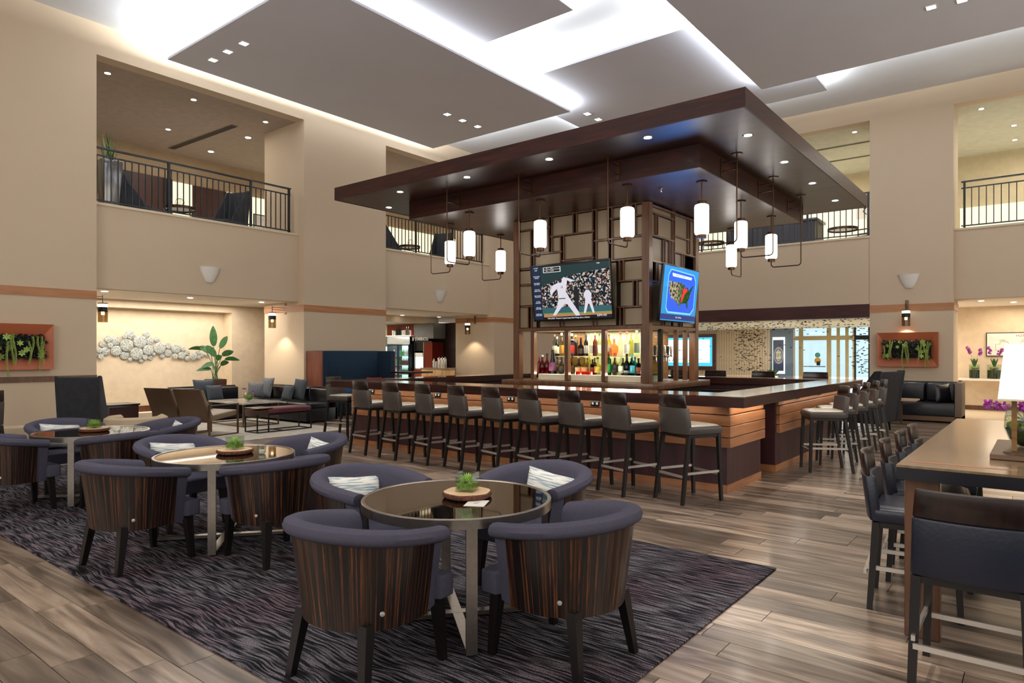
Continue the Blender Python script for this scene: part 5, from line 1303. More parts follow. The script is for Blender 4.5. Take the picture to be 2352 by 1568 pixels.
t = thing('bench', 'long bench with burgundy cushion, wood tray end and black frame', 'bench', (6.78, 11.38, .0085))
B(.24, 1.18, 0, .43, .34, .45).build('cushion_seat', M_burg, t, bevel=.035, seg=3)
B(0, .25, 0, .43, .30, .42).build('tray_box', mat('tray_brown', '#3b2a20', .4), t, bevel=.004); B(-.005, .33, -.005, .435, .445, .462).build('tray_top', M_walnut, t, bevel=.003)
for x in (0, .23, 1.16):
    for y in (0, .41):
        if x == .23 and y == .41: continue
        B(x, x + .02, y, y + .02, 0, .34).build('leg', M_blackm, t)
for b_ in ((.02, 1.16, 0, .02), (.02, 1.16, .41, .43), (0, .02, .02, .41), (1.16, 1.18, .02, .41), (.55, .57, .02, .41)): B(*b_, 0, .018).build('floor_rail', M_blackm, t)
B(.25, 1.18, 0.0, .43, .32, .34).build('seat_rail', M_blackm, t)
def lounge_chair(loc, rz, label):
    t = thing('lounge_armchair', label, 'armchair', loc, rz, 'bronze framed armchairs')
    W_ = .33
    for s_ in (-1, 1):
        mb = MB(); y = s_ * W_
        for b_ in ((-.30, -.27, 0, .56), (.36, .39, 0, .56)): mb.box(b_[0], b_[1], y - .012, y + .012, b_[2], b_[3])
        mb.box(-.30, .39, y - .012, y + .012, .54, .56); mb.box(-.30, .39, y - .012, y + .012, 0, .02)
        mb.build('side_frame', M_bronzef, t)
    MB().loft([[(-.22, -.30, .27), (.40, -.30, .34), (.40, -.30, .44), (-.22, -.30, .37)], [(-.22, .30, .27), (.40, .30, .34), (.40, .30, .44), (-.22, .30, .37)]]).build('seat', M_beige, t, bevel=.025, seg=3)
    MB().loft([[(-.24, -.30, .30), (-.14, -.30, .30), (-.38, -.30, .83), (-.47, -.30, .83)], [(-.24, .30, .30), (-.14, .30, .30), (-.38, .30, .83), (-.47, .30, .83)]]).build('backrest', M_beige, t, bevel=.02, seg=3)
    MB().loft([[(-.27, -.32, .25), (-.24, -.32, .25), (-.47, -.32, .85), (-.50, -.32, .85)], [(-.27, .32, .25), (-.24, .32, .25), (-.47, .32, .85), (-.50, .32, .85)]]).build('back_frame', M_bronzef, t)
    return t
p = at_z(452, 985, 0)
lounge_chair((6.15, 11.95, .0085), .28, 'bronze framed armchair in beige leather seen from behind, the right one')
lounge_chair((6.0, 12.75, .0085), .28, 'bronze framed armchair in beige leather seen from behind, the left one')
t = thing('side_cabinet', 'low dark cabinet left of the two bronze framed armchairs', 'cabinet', (5.05, 13.05, .0085))
B(-.25, .25, -.25, .25, .03, .55).build('body', M_darkw, t, bevel=.004); B(-.27, .27, -.27, .27, .55, .58).build('top', M_darkw, t, bevel=.003); B(-.24, .24, -.262, -.25, .05, .53).build('door', M_mahog, t)
# tall plant in pot
pp_ = at_v(495, 900, 15.75)
t = thing('potted_plant', 'tall bird of paradise plant in square brown pot behind the sofa', 'plant', (pp_.x, 15.75, 0))
MB().loft([[(-.15, -.15, 0), (.15, -.15, 0), (.15, .15, 0), (-.15, .15, 0)], [(-.19, -.19, .86), (.19, -.19, .86), (.19, .19, .86), (-.19, .19, .86)]]).build('pot', M_pot, t, bevel=.008)
B(-.17, .17, -.17, .17, .85, .865).build('soil', M_soil, t)
for i, (dx, dz, L_, ww, dr, an) in enumerate(((-.05, 1.55, .38, .10, -.10, 90), (.12, 1.50, .36, .09, .02, 40), (-.28, 1.45, .42, .06, .16, 170), (.0, 1.3, .35, .09, .03, 120), (.18, 1.32, .30, .08, .05, 20), (-.12, 1.38, .34, .08, .05, 150), (.26, 1.22, .36, .06, .12, 5), (-.05, 1.1, .28, .07, .12, 180), (.15, 1.08, .28, .07, .10, 30), (-.12, .98, .34, .06, .12, 185), (.05, 1.2, .25, .07, .1, -60))):
    # stem then leaf, spread in the plane seen from the lounge
    ax = Vector((SN, -CS, 0))
    b0 = Vector((rs.uniform(-.06, .06), rs.uniform(-.06, .06), .86)); top_ = ax * dx * .9 + Vector((0, 0, dz + .12))
    st = MB().tube([b0, b0.lerp(top_, .5) + ax * dx * -.12, top_], .008, 6).build('stem', M_green, t)
    a = math.radians(an); d = ax * math.cos(a) * .9 + Vector((rs.uniform(-.3, .1), rs.uniform(-.3, .1), .15 + abs(math.sin(a)) * 1.0))
    m_ = MB(); leaf_mb(m_, top_, d, L_, ww * .95, dr, 7, side=d.cross(Vector((CS, SN, .35 * (-1) ** i)))); m_.build('leaf', M_green, t, smooth=True)
# tall charcoal chair, back to us
def wing_chair(loc, rz, label, m, H=1.16, W_=.33, group=None, name='high_back_chair'):
    t = thing(name, label, 'chair', loc, rz, group)
    rings = []
    for z, x, w2 in ((.16, -.30, W_ * .82), (.5, -.33, W_ * .92), (.9, -.38, W_ * .98), (H - .02, -.42, W_)):
        rings.append([(x, -w2, z), (x + .09, -w2 - .005, z), (x + .10, w2 + .005, z), (x, w2, z)])
    MB().loft(rings).build('backrest', m, t, bevel=.02, seg=3)
    for s_ in (-1, 1):
        MB().loft([[(-.32, s_ * W_ * .80, .16), (.28, s_ * W_ * .80, .16), (.28, s_ * W_ * .98, .16), (-.34, s_ * W_ * .98, .16)],
                   [(-.34, s_ * W_ * .84, .55), (.18, s_ * W_ * .84, .50), (.18, s_ * W_ * 1.02, .50), (-.36, s_ * W_ * 1.02, .55)],
                   [(-.42, s_ * W_ * .92, H), (-.30, s_ * W_ * .92, H), (-.30, s_ * W_ * 1.07, H - .01), (-.43, s_ * W_ * 1.07, H)]]).build('wing', m, t, bevel=.02, seg=3)
    B(-.28, .32, -W_ * .82, W_ * .82, .16, .43).build('seat', m, t, bevel=.03, seg=3)
    for x in (-.26, .26):
        for y in (-.22, .22): MB().bar((x, y, .17), (x * 1.05, y * 1.05, 0), .04, None, (.025, .025)).build('leg', M_leg, t)
    return t
wing_chair((3.9, 11.25, 0), math.radians(58), 'tall charcoal velvet wing chair seen from behind by the left wall rail', M_charfab, 1.17, .27)
def round_chair(loc, rz, label):
    t = thing('cream_chair', label, 'armchair', loc, rz, 'cream rounded lounge chairs')
    rings = []
    for i in range(25):
        a = PI * .28 + (2 * PI - PI * .56) * i / 24; ca, sa = math.cos(a), math.sin(a)
        rings.append([(r_ * ca, r_ * sa, z) for r_, z in ((.27, .06), (.27, .50), (.29, .585), (.35, .61), (.40, .58), (.41, .45), (.38, .06))])
    MB().loft(rings).build('tub_back', M_cream, t, smooth='auto')
    MB().lathe([(.001, .05), (.27, .05), (.275, .36), (.25, .41), (.001, .42)], seg=28, cap=False).build('seat', M_cream, t, smooth='auto')
    MB().lathe([(.001, 0), (.25, 0), (.25, .06), (.001, .06)], seg=20, cap=False).build('plinth', M_leg, t)
    return t
p = at_z(262, 1012, 0); round_chair((4.15, 10.1, 0), .9, 'rounded cream armchair right behind the farthest cafe table')
round_chair((2.75, 10.2, 0), 1.2, 'rounded cream armchair at the left edge behind the farthest cafe table')
dup(stool0, (2.1, 9.35, 0), 1.9, 'dark wooden stool cut by the left edge of the frame', 'stools at the left edge')
# navy banquette booth on the column
t = thing('booth_seat', 'high navy upholstered booth with wooden side panels against the column', 'booth', (9.35, 12.98, 0))
B(0, .03, 0, .6, 0, 1.54).build('side_panel', grain('booth_panel_wood', ['#5c2b1c', '#74392a', '#83452f'], (14, 14, 1.5), .35), t); B(2.2, 2.23, 0, .6, 0, 1.54).build('side_panel', MATS['booth_panel_wood'], t)
B(.03, .16, 0, .6, .1, 1.545).build('wing', M_navyfab, t, bevel=.02); B(2.07, 2.2, 0, .6, .1, 1.545).build('wing', M_navyfab, t, bevel=.02)
B(.16, 2.07, .46, .6, .1, 1.55).build('backrest', M_navyfab, t, bevel=.02); B(.16, 2.07, .34, .46, .42, .80).build('lower_back', M_navyfab, t, bevel=.03)
B(.16, 2.07, -.02, .46, .1, .45).build('seat', M_navyfab, t, bevel=.03)
G = 'cushions in the navy booth'
cushion((9.72, 13.2, .68), .3, -.25, .44, .44, M_red, 'red cushion in the left corner of the navy booth', G)
cushion((11.1, 13.2, .68), -.3, -.25, .42, .42, M_red, 'red cushion at the right end of the navy booth', G)
cushion((10.15, 13.1, .64), .0, -.3, .38, .34, M_blue, 'blue denim cushion beside the left red cushion in the booth', G)
t = thing('pub_table', 'dark square pub table in front of the booth behind the bar', 'table', (11.4, 12.2, 0))
B(-.4, .4, -.35, .35, 1.0, 1.04).build('table_top', M_mahog, t, bevel=.003); B(-.04, .04, -.04, .04, .02, 1.0).build('pedestal', M_blackm, t); B(-.25, .25, -.25, .25, 0, .02).build('base_plate', M_blackm, t)

# ================================================================== MARKET behind second opening
t = thing('drinks_fridge', 'tall two-door glass drinks fridge with lit shelves of bottles', 'fridge', (16.55, 17.03, 0), 0)
def MBx(*b_): return B(*b_)
FW = 1.15
B(-.7, 0, 0, FW, 0, .12).build('base', M_blackm, t); B(-.7, 0, 0, .04, .12, 2.05).build('side', M_blackm, t); B(-.7, 0, FW - .04, FW, .12, 2.05).build('side', M_blackm, t)
B(-.72, 0, 0, FW, 1.80, 2.06).build('header', mat('fridge_header', '#c9cccb', .3, .4), t, bevel=.01); B(-.05, 0, .04, FW - .04, .12, 1.8).build('back', emit('fridge_back', '#c9f2ea', 1.1), t)
for z in (.42, .74, 1.06, 1.38): B(-.6, -.05, .04, FW - .04, z, z + .012).build('shelf', M_white, t)
for y in (0.02, FW / 2 + .01):
    d = B(-.735, -.715, y, y + FW / 2 - .04, .14, 1.79); d = MB()
    for b_ in ((y, y + .03, .14, 1.79), (y + FW / 2 - .06, y + FW / 2 - .03, .14, 1.79), (y + .03, y + FW / 2 - .06, .14, .18), (y + .03, y + FW / 2 - .06, 1.75, 1.79)): d.box(-.735, -.71, *b_)
    dd = d.build('door', mat('fridge_navy', '#152338', .3), t); B(-.725, -.72, y + .03, y + FW / 2 - .06, .18, 1.75).build('door_glass', M_window, dd)
bm0 = MB().lathe([(.001, 0), (.03, 0), (.03, .14), (.012, .19), (.012, .23), (.001, .23)], seg=7, cap=False)
drinks = {}
cols_ = ['#1f9a5a', '#2b6d8f', '#e9e9e4', '#7a1c1c', '#1a1a20', '#3fb08a', '#c9c9c9']
area((16.3, 17.6, 1.77), .3, 1.0, 7, COOL)
n_ = 0
for zi_, z in enumerate((.132, .432, .752, 1.072, 1.392)):
    for j in range(13):
        c = cols_[(zi_ * 3 + j // 3) % 7]
        if c not in drinks:
            o = bm0.build('drink_bottle', mat('drink_' + c[1:], c, .3)); drinks[c] = o
        else: o = drinks[c].copy(); COL.objects.link(o)
        o.location = (16.55 - .5, 17.03 + .08 + j * .079, z)
        tag(o, {'#1f9a5a': 'green', '#2b6d8f': 'blue', '#e9e9e4': 'white', '#7a1c1c': 'dark red', '#1a1a20': 'black', '#3fb08a': 'teal', '#c9c9c9': 'grey'}[c] + ' drink, ' + (ordn + ['tenth', 'eleventh', 'twelfth', 'thirteenth'])[12 - j] + ' from the left on the ' + ['bottom', 'second lowest', 'middle', 'second highest', 'top'][zi_] + ' fridge shelf', 'bottle', 'drinks in the two-door fridge'); n_ += 1
t = thing('overhead_shelf', 'pale shelf over the drinks fridge holding white cups and bottles', 'shelf', (15.85, 16.98, 2.07))
B(0, .7, 0, 1.9, 0, .04).build('shelf_board', M_white, t); B(0, .05, 1.28, 1.36, .04, .44).build('divider', M_wall2, t)
for j in range(11):
    h_ = (.17, .17, .30, .30, .18, .17, .28, .3, .28, .16, .18)[j]; y = 17.06 + j * .1
    bt = j in (2, 3, 6, 7, 8)
    o = MB().lathe([(.001, 0), (.035, 0), (.035, h_ * .6), (.012 if bt else .045, h_ * .8 if bt else h_), (.012 if bt else .001, h_)], seg=10, cap=False).build('syrup_bottle' if bt else 'cup_stack', M_blackm if j in (6, 7, 8) else (M_chrome if bt else (M_red if j == 0 else M_white)))
    o.location = (16.0, y, 2.1105); tag(o, ('slim syrup bottle' if bt else 'white cup stack' if j else 'red cup') + ' on the overhead shelf, number ' + (ordn + ['tenth', 'eleventh'])[10 - j] + ' from the left', 'bottle' if bt else 'cups', 'items over the drinks fridge')
t = thing('side_fridge', 'narrow second fridge cut by the column left of the drinks fridge', 'fridge', (16.55, 18.26, 0))
B(-.7, 0, 0, .9, 0, 1.72).build('cabinet', emit('fridge_back', '#c9f2ea', 1.1), t); B(-.72, 0, 0, .9, 1.72, 2.05).build('header', MATS['fridge_header'], t)
t = thing('grey_bulkhead', 'grey boxed bulkhead above the coffee sign', 'bulkhead', (16.0, 16.05, 1.98)); B(0, .58, 0, .95, 0, .53).build('box', mat('bulkhead_grey', '#6f6f6c', .7), t)
t = thing('coffee_kiosk', 'dark red coffee cabinet with small white fridge and lettered sign', 'kiosk', (16.0, 16.12, 0)); t.scale = (1, .8, 1)
B(0, .58, .5, 1.1, 0, .93).build('cabinet', mat('red_cherry', '#7d2f1f', .35), t); B(-.01, 0, .52, .79, .05, .88).build('door', mat('red_cherry2', '#8a3726', .35), t); B(-.01, 0, .81, 1.08, .05, .88).build('door', MATS['red_cherry2'], t)
for y in (.76, .84): B(-.025, -.01, y - .006, y + .006, .25, .40).build('handle', M_chrome, t)
B(.02, .58, .0, .5, 0, 1.86).build('red_panel', mat('red_gloss', '#6b1c10', .15), t); B(0, .58, .5, 1.05, 1.56, 1.88).build('niche_box', M_blackp, t)
for y in (.48, 1.05): B(-.01, .03, y, y + .03, .93, 1.9).build('frame_post', M_chrome, t)
B(-.02, .58, .0, 1.1, 1.86, 1.9).build('top_board', M_blackm, t)
f_ = B(.02, .5, .53, 1.03, .94, 1.5).build('mini_fridge', M_white, t, bevel=.01); B(.0, .02, .56, 1.0, .98, 1.36).build('lit_door', emit('fridge_back', '#c9f2ea', 1.1), f_); B(-.0, .02, .55, 1.01, 1.39, 1.5).build('white_header', M_white, f_)
text('STARBUCKS', .15, M_white, t, (-.03, .58, 1.965), (PI / 2, 0, -PI / 2), ext=.006)
MB().lathe([(.001, 0), (.07, 0), (.07, .01), (.001, .01)], seg=20, cap=False).build('round_emblem', M_white, t).matrix_local = Matrix.Translation((-.03, 1.12, 1.98)) @ rot('Y', -PI / 2)
t = thing('condiment_cabinet', 'light maple cabinet holding coffee urns in the service area', 'cabinet', (15.45, 15.05, 0))
M_lm = grain('light_maple', ['#c79a62', '#d9b07a', '#e3be8a'], (10, 10, 1.5), .4)
B(0, .55, 0, 1.0, 0, .97).build('body', M_lm, t); B(-.03, .58, -.03, 1.03, .97, 1.01).build('worktop', mat('worktop_grey', '#8a7a68', .3), t)
for y in (.04, .37, .70): d = B(-.012, 0, y, y + .28, .05, .72).build('door', M_lm, t, bevel=.003); B(-.022, -.012, y + .13, y + .15, .6, .66).build('knob', M_blackm, d)
for y in (.04, .37, .70): B(-.012, 0, y, y + .28, .76, .94).build('drawer', M_lm, t, bevel=.003)
for j, y in enumerate((.12, .24, .38, .50, .62)):
    if j < 3: o = MB().lathe([(.001, 0), (.055, 0), (.055, .28), (.04, .32), (.01, .36), (.001, .36)], seg=14, cap=False).build('coffee_urn', M_chrome); nm = 'chrome coffee urn'
    else: o = MB().lathe([(.001, 0), (.04, 0), (.048, .12), (.04, .12), (.046, .2), (.001, .22 + .1 * (j - 3))], seg=12, cap=False).build('cup_stack', M_white); nm = 'white cup stack'
    o.location = (15.65, 15.05 + y, 1.0105); tag(o, nm + ' on the maple cabinet, ' + ordn[4 - j] + ' from the left', 'urn' if j < 3 else 'cups', 'items on the maple cabinet')
t = thing('news_rack', 'low dark rack with cream basket below the drinks fridge', 'rack', (15.2, 17.4, 0))
B(0, .3, 0, .5, 0, .62).build('rack_body', M_darkw, t); B(-.02, .0, .03, .47, .64 - .2, .62).build('basket', M_cream, t)

# ================================================================== BALCONY FURNITURE
def side_table(loc, label, r=.32, top=.52, orn=True, group=None):
    t = thing('side_table', label, 'table', loc, 0, group)
    MB().lathe([(.001, top - .03), (r - .02, top - .03), (r - .02, top), (.001, top)], seg=28, cap=False).build('table_top', mat('smoked_top', '#3a2d24', .15), t)
    MB().lathe([(r, top - .05), (r, top + .015), (r - .015, top + .015), (r - .015, top - .05), (r, top - .05)], seg=32, cap=False).build('rim', M_brass, t)
    for k in range(4):
        a = k * PI / 2 + .4; MB().tube([(math.cos(a) * (r - .01), math.sin(a) * (r - .01), 0), (math.cos(a) * (r - .01), math.sin(a) * (r - .01), top - .05)], .01, 6).build('leg', M_brass, t)
    MB().lathe([(r, 0), (r, .015), (r - .015, .015), (r - .015, 0), (r, 0)], seg=28, cap=False).build('floor_ring', M_brass, t)
    return t
def ornament(loc, label):
    t = thing('wire_ornament', label, 'ornament', loc, 0, 'wire ornaments'); r = .10
    for k in range(5):
        a = k * PI / 5; pts = [(r * math.cos(q) * math.cos(a), r * math.cos(q) * math.sin(a), r + r * math.sin(q)) for q in [2 * PI * i / 6 + k for i in range(7)]]
        MB().tube(pts, .003, 4).build('wire_loop', M_brass, t)
FZ = 4.1005
G = 'high back chairs on the left balcony'
def bal(px, v): return at_v(px, 500, v).x
wing_chair((bal(305, 14.75), 14.75, FZ), -.35, 'tall charcoal wing chair on the left balcony beside the planter', M_charfab, 1.20, .27, G)
wing_chair((bal(525, 14.75), 14.75, FZ), PI + .4, 'tall charcoal wing chair on the left balcony right of the round table', M_charfab, 1.20, .27, G)
side_table((bal(413, 14.6), 14.6, FZ), 'round bronze side table between two wing chairs on the left balcony', group='round balcony tables'); ornament((bal(413, 14.6), 14.6, FZ + .536), 'geometric wire ornament on the left balcony table')
wing_chair((bal(893, 14.75), 14.75, FZ), -.35, 'tall charcoal wing chair on the centre balcony, cut by the column', M_charfab, 1.20, .27, G)
wing_chair((bal(1010, 14.75), 14.75, FZ), PI + .4, 'tall charcoal wing chair on the centre balcony right of the table', M_charfab, 1.20, .27, G)
side_table((bal(940, 14.6), 14.6, FZ), 'round bronze side table on the centre balcony under the canopy corner', group='round balcony tables'); ornament((bal(943, 14.6), 14.6, FZ + .536), 'geometric wire ornament on the centre balcony table')
t = thing('tall_planter', 'tall tapered silver planter with spiky grass at the left balcony end', 'planter', (bal(250, 14.25), 14.25, FZ))
MB().loft([[(-.12, -.12, 0), (.12, -.12, 0), (.12, .12, 0), (-.12, .12, 0)], [(-.19, -.19, 1.12), (.19, -.19, 1.12), (.19, .19, 1.12), (-.19, .19, 1.12)]]).build('pot', mat('silver_pot', '#8d8a88', .2, .5), t, bevel=.015)
rs = random.Random(9); n2 = 0
for i in range(26):
    a = rs.uniform(0, 2 * PI); m_ = MB(); leaf_mb(m_, (rs.uniform(-.08, .08), rs.uniform(-.08, .08), 1.08), (math.cos(a) * .28, math.sin(a) * .28, 1), rs.uniform(.35, .66), .012, rs.uniform(-.02, .05), 5); m_.build('grass_blade', M_green if i % 3 else mat('pale_leaf', '#8a9a6a', .5), t)
# dark doorways and bright panels on the left balcony back wall
def upan(px0, px1, z0, z1, m, name, label=None):
    a, b = at_v(px0, 450, 18.74).x, at_v(px1, 450, 18.74).x
    o = B(a, b, 18.70, 18.749, z0, z1).build(name, m); o['kind'] = 'structure'; return o
M_lit = emit('lit_corridor', '#f0e6c0', .85)
M_dkd = mat('dark_doors', '#1c1110', .35)
upan(228, 300, FZ, 6.25, M_dkd, 'door_1'); upan(300, 372, FZ, 6.25, mat('brown_door', '#4a3029', .35), 'door_2'); upan(372, 395, FZ, 6.25, M_dkd, 'trim_9')
upan(395, 440, FZ, 6.2, M_lit, 'window_1'); upan(440, 512, FZ, 6.2, mat('brown_door', '#4a3029', .35), 'door_3'); upan(512, 519, FZ, 6.2, M_dkd, 'trim_10')
upan(519, 610, FZ, 6.2, M_lit, 'window_2')
upan(884, 1125, FZ, 6.1, M_lit, 'window_3')
t = thing('framed_picture', 'white picture with dark branch drawing on the left balcony', 'picture', (at_v(585, 450, 18.6).x, 18.69, 4.5))
B(0, .75, -.03, 0, 0, 1.2).build('frame', M_blackm, t); B(.03, .72, -.034, -.03, .03, 1.17).build('print', M_white, t)
for k in range(5): MB().tube([(.35, -.037, .2), (.35 + .05 * k, -.037, .5 + .1 * k), (.2 + .12 * k, -.037, .75 + .06 * k)], .012, 5).build('branch_mark', M_blackm, t)
# right balconies
G = 'round balcony tables'
def balu(px, u): return at_u(px, 540, u).y
side_table((18.75, balu(1936, 18.75), FZ), 'round bronze table on the right balcony beside the beige chair', .36, .58, group=G)
side_table((18.75, balu(1634, 18.75), FZ), 'round bronze table on the right balcony behind the lowest pendant', .36, .58, group=G)
ca, cb_ = balu(1668, 19.3), balu(1872, 19.3)
t = thing('balcony_cabinet', 'long dark panelled cabinet on the right balcony beyond the canopy', 'cabinet', (19.3, cb_, FZ))
L_ = ca - cb_
B(0, .9, 0, L_, 0, .98).build('body', mat('dark_panel_cab', '#191318', .4), t); B(-.03, .95, -.05, L_ + .05, .98, 1.06).build('worktop', M_blackp, t, bevel=.01)
for k in range(6): B(-.015, 0, .05 + k * L_ / 6, (k + 1) * L_ / 6 - .02, .04, .94).build('panel', mat('dark_panel_cab', '#191318', .4), t)
t = thing('balcony_armchair', 'beige armchair on the right balcony next to the column', 'armchair', (19.4, balu(1985, 19.4), FZ), 1.3)
B(-.25, .3, -.3, .3, .25, .42).build('seat', M_beige, t, bevel=.03); MB().loft([[(-.28, -.3, .3), (-.2, -.3, .3), (-.2, .3, .3), (-.28, .3, .3)], [(-.5, -.3, .9), (-.42, -.3, .9), (-.42, .3, .9), (-.5, .3, .9)]]).build('backrest', M_beige, t, bevel=.02)
for y in (-.32, .32): B(-.3, .32, y - .012, y + .012, .55, .58).build('armrest', M_bronzef, t); B(.3, .32, y - .012, y + .012, 0, .55).build('leg', M_bronzef, t); B(-.3, -.28, y - .012, y + .012, 0, .55).build('leg', M_bronzef, t)
a = struct('window_4', B(22.85, 22.89, at_u(1990, 500, 22.85).y, at_u(1600, 500, 22.85).y, 4.1, 6.1), M_lit)
a = struct('window_5', B(22.85, 22.89, -5, at_u(2205, 500, 22.85).y, 4.1, 5.6), M_lit)
t = thing('balcony_sign', 'small white framed sign on the right balcony wall near the column', 'sign', (22.84, at_u(1987, 490, 22.84).y, at_u(1987, 502, 22.84).z))
B(-.02, 0, -.3, .25, 0, .5).build('board', M_white, t); MB().tube([(-.025, -.05, .12), (-.025, .05, .22), (-.025, -.04, .34), (-.025, .04, .3)], .012, 5).build('drawn_mark', M_blackm, t)

# ================================================================== RIGHT SIDE
t = thing('leather_sofa', 'navy leather sofa with taupe side panel under the right planter', 'sofa', (17.75, 1.35, 0), 0)
B(-.85, 0, 0, 1.9, .04, .14).build('plinth', M_bronzef, t); B(-.85, -.18, .12, 1.85, .14, .42).build('seat', M_navyleather, t, bevel=.03)
for y in (.14, .72, 1.3): B(-.3, -.06, y, y + .56, .42, .84).build('back_cushion', M_navyleather, t, bevel=.05, seg=3)
B(-.85, 0, 0, .12, .05, .86).build('side_panel', mat('taupe_panel', '#6b5a4b', .5), t, bevel=.01); B(-.06, 0, .12, 1.85, .1, .86).build('back_panel', M_navyleather, t)
cushion((17.28, 1.72, .62), -PI / 2 + .9, -.15, .42, .42, M_navyleather, 'navy leather cushion standing at the right end of the leather sofa')
wing_chair((14.6, 2.65, 0), 1.35, 'big charcoal velvet banquette chair behind the far bar stools', M_charfab, 1.16, .52, None, 'banquette_chair')
t = thing('occasional_table', 'small marble topped bronze table between banquette chair and leather sofa', 'table', (16.2, 2.35, 0))
B(-.3, .3, -.3, .3, .50, .53).build('table_top', mat('peach_top', '#c9a88a', .3), t); B(-.02, .02, -.02, .02, .02, .5).build('post', M_bronzef, t); B(-.2, .2, -.2, .2, 0, .02).build('foot', M_bronzef, t)
# console with orchids
cz = at_u(2260, 869, 21.1).z
ya, yb = at_u(2203, 870, 21.1).y, -2.2
t = thing('console_table', 'white topped console table with thin bronze legs under the directory', 'table', (20.85, yb, 0))
B(0, .5, 0, ya - yb, cz - .05, cz).build('table_top', M_white, t)
for x in (.0, .46):
    for y in (0, ya - yb - .04): B(x, x + .04, y, y + .04, .02, cz - .05).build('leg', M_bronzef, t)
B(.0, .5, ya - yb - .04, ya - yb, 0, .02).build('floor_rail', M_bronzef, t); B(.0, .5, 0, .04, 0, .02).build('floor_rail', M_bronzef, t)
for px, n, seed in ((2238, 'left', 3), (2284, 'right', 6)):
    y = at_u(px, 850, 21.05).y
    v = thing('orchid_vase', n + ' glass cylinder of moss and purple orchids on the console', 'vase', (21.05, y, cz + .0005), 0, 'orchid vases on the console')
    r_ = .12 if n == 'left' else .16
    MB().lathe([(r_, 0), (r_, .36), (r_ - .006, .36), (r_ - .006, .006), (.001, .006)], seg=20, cap=False).build('glass_body', M_clear, v, smooth='auto')
    MB().lathe([(.001, .01), (r_ - .01, .01), (r_ - .01, .22), (.001, .23)], seg=16, cap=False).build('dark_fill', M_soil, v)
    mb = MB(); q_ = random.Random(seed)
    for i in range(16): mb.lathe([(.001, -.04), (.035, -.02), (.045, 0), (.03, .03), (.001, .04)], (q_.uniform(-r_ * .6, r_ * .6), q_.uniform(-r_ * .6, r_ * .6), .27), 7, False)
    mb.build('moss_clumps', M_lime, v, smooth=True)
    for i in range(6):
        m_ = MB(); a = i; leaf_mb(m_, (0, 0, .28), (math.cos(a) * .35, math.sin(a) * .35, 1), .28, .03, .03, 5); m_.build('leaf', M_green, v, smooth=True)
    orchid_stems(v, (0, 0, .3), [(-.05, .13, .78), (.0, -.14, .72)], .055, 5, seed)
t = thing('directory_board', 'white framed hotel directory map board above the console', 'sign', (21.39, at_u(2265, 790, 21.39).y, at_u(2265, 818, 21.39).z))
dh = at_u(2265, 764, 21.39).z - t.location.z
B(-.03, 0, -2.0, 0, 0, dh).build('frame', M_blackm, t); B(-.034, -.03, -1.98, -.02, .02, dh - .02).build('board', mat('paper_white', '#e9e4dc', .6), t)
text('HOTEL DIRECTORY', .085, mat('sign_red', '#b5452f', .6), t, (-.036, -1.0, dh - .09), (PI / 2, 0, -PI / 2))
gi = mat('grey_ink', '#8a8680', .6)
for k, s_ in enumerate(('LOBBY', '428', '4TH', '5TH')): text(s_, .045, gi, t, (-.036, -.35 - k * .42, dh - .2), (PI / 2, 0, -PI / 2))
for k in range(4):
    y = -.35 - k * .42; q = [(-.15, -.1), (.15, -.1), (.15, .06), (.05, .06), (.05, .12), (-.1, .12), (-.15, .02)]
    MB().tube([(-.036, y + a, dh * .42 + b) for a, b in q + q[:1]], .004, 4).build('floor_plan', gi, t)
G = 'navy chairs below the console'
wing_chair((18.9, -.02, 0), 1.0, 'navy upholstered chair below the console, the left one seen from behind', M_navyfab, .93, .30, G, 'upholstered_chair')
wing_chair((18.6, -.75, 0), 1.25, 'navy upholstered chair below the console, the right one', M_navyfab, .93, .30, G, 'upholstered_chair')

# ================================================================== LOBBY beyond the right opening
LU = 24.4
struct('wall_lobby', B(LU, LU + .15, at_u(1822, 800, LU).y, 13, 0, 2.4), mat('lobby_wall', '#cdb79c', .8))
struct('floor_4', B(18.9, 27, 1.58, 13, -.004, .004), mat('beige_tile', '#c9b8a0', .35))
struct('wall_lobby_side', B(18.9, LU, 12.6, 12.8, 0, 2.4), M_wall2)
rr_ = [at_u(x, 800, LU - .02).y for x in (1606, 1770)]
first = None; y = rr_[1] + .02; k = 0
while y < rr_[0] + 2.8 and k < 80:
    if first is None: o = first = B(-.02, 0, 0, .075, 0, 2.35).build('slat', mat('slat_cream', '#d6bfa6', .7)); wl_ = bpy.data.objects['wall_lobby']; o.parent = wl_
    else: o = first.copy(); COL.objects.link(o); o.parent = wl_
    o.location = (LU - .001, y, 0); y += .093; k += 1
t = thing('lobby_monitor', 'wide lit screen in brown frame on the lobby wall right of the pillar', 'screen', (LU - .03, at_u(1645, 810, LU - .03).y, at_u(1645, 850, LU).z))
mh = at_u(1645, 767, LU).z - t.location.z; mw_ = 2.4
B(-.06, 0, 0, mw_, 0, mh).build('frame', mat('mahogany_frame', '#4a1f1a', .4), t, bevel=.005); B(-.065, -.06, .13, mw_ - .13, .15, mh - .12).build('screen', emit('screen_cyan', '#3fb4e8', 1.3), t); B(-.068, -.065, .22, mw_ - .3, .28, mh - .2).build('screen_page', emit('screen_white', '#e9f8fb', 1.4), t)
for k in range(4): B(-.07, -.068, .5 + (k % 2) * .8, .75 + (k % 2) * .8, .4 + (k // 2) * .35, .42 + (k // 2) * .35).build('screen_line', emit('screen_line', '#8fc4d4', .8), t)
ya, yb = at_u(1770, 800, LU - .02).y, at_u(1822, 800, LU - .02).y
struct('wall_lobby_panel', B(LU - .05, LU - .022, yb, ya, 0, at_u(1770, 752, LU - .05).z), mat('blue_grey_panel', '#5f6f86', .7))
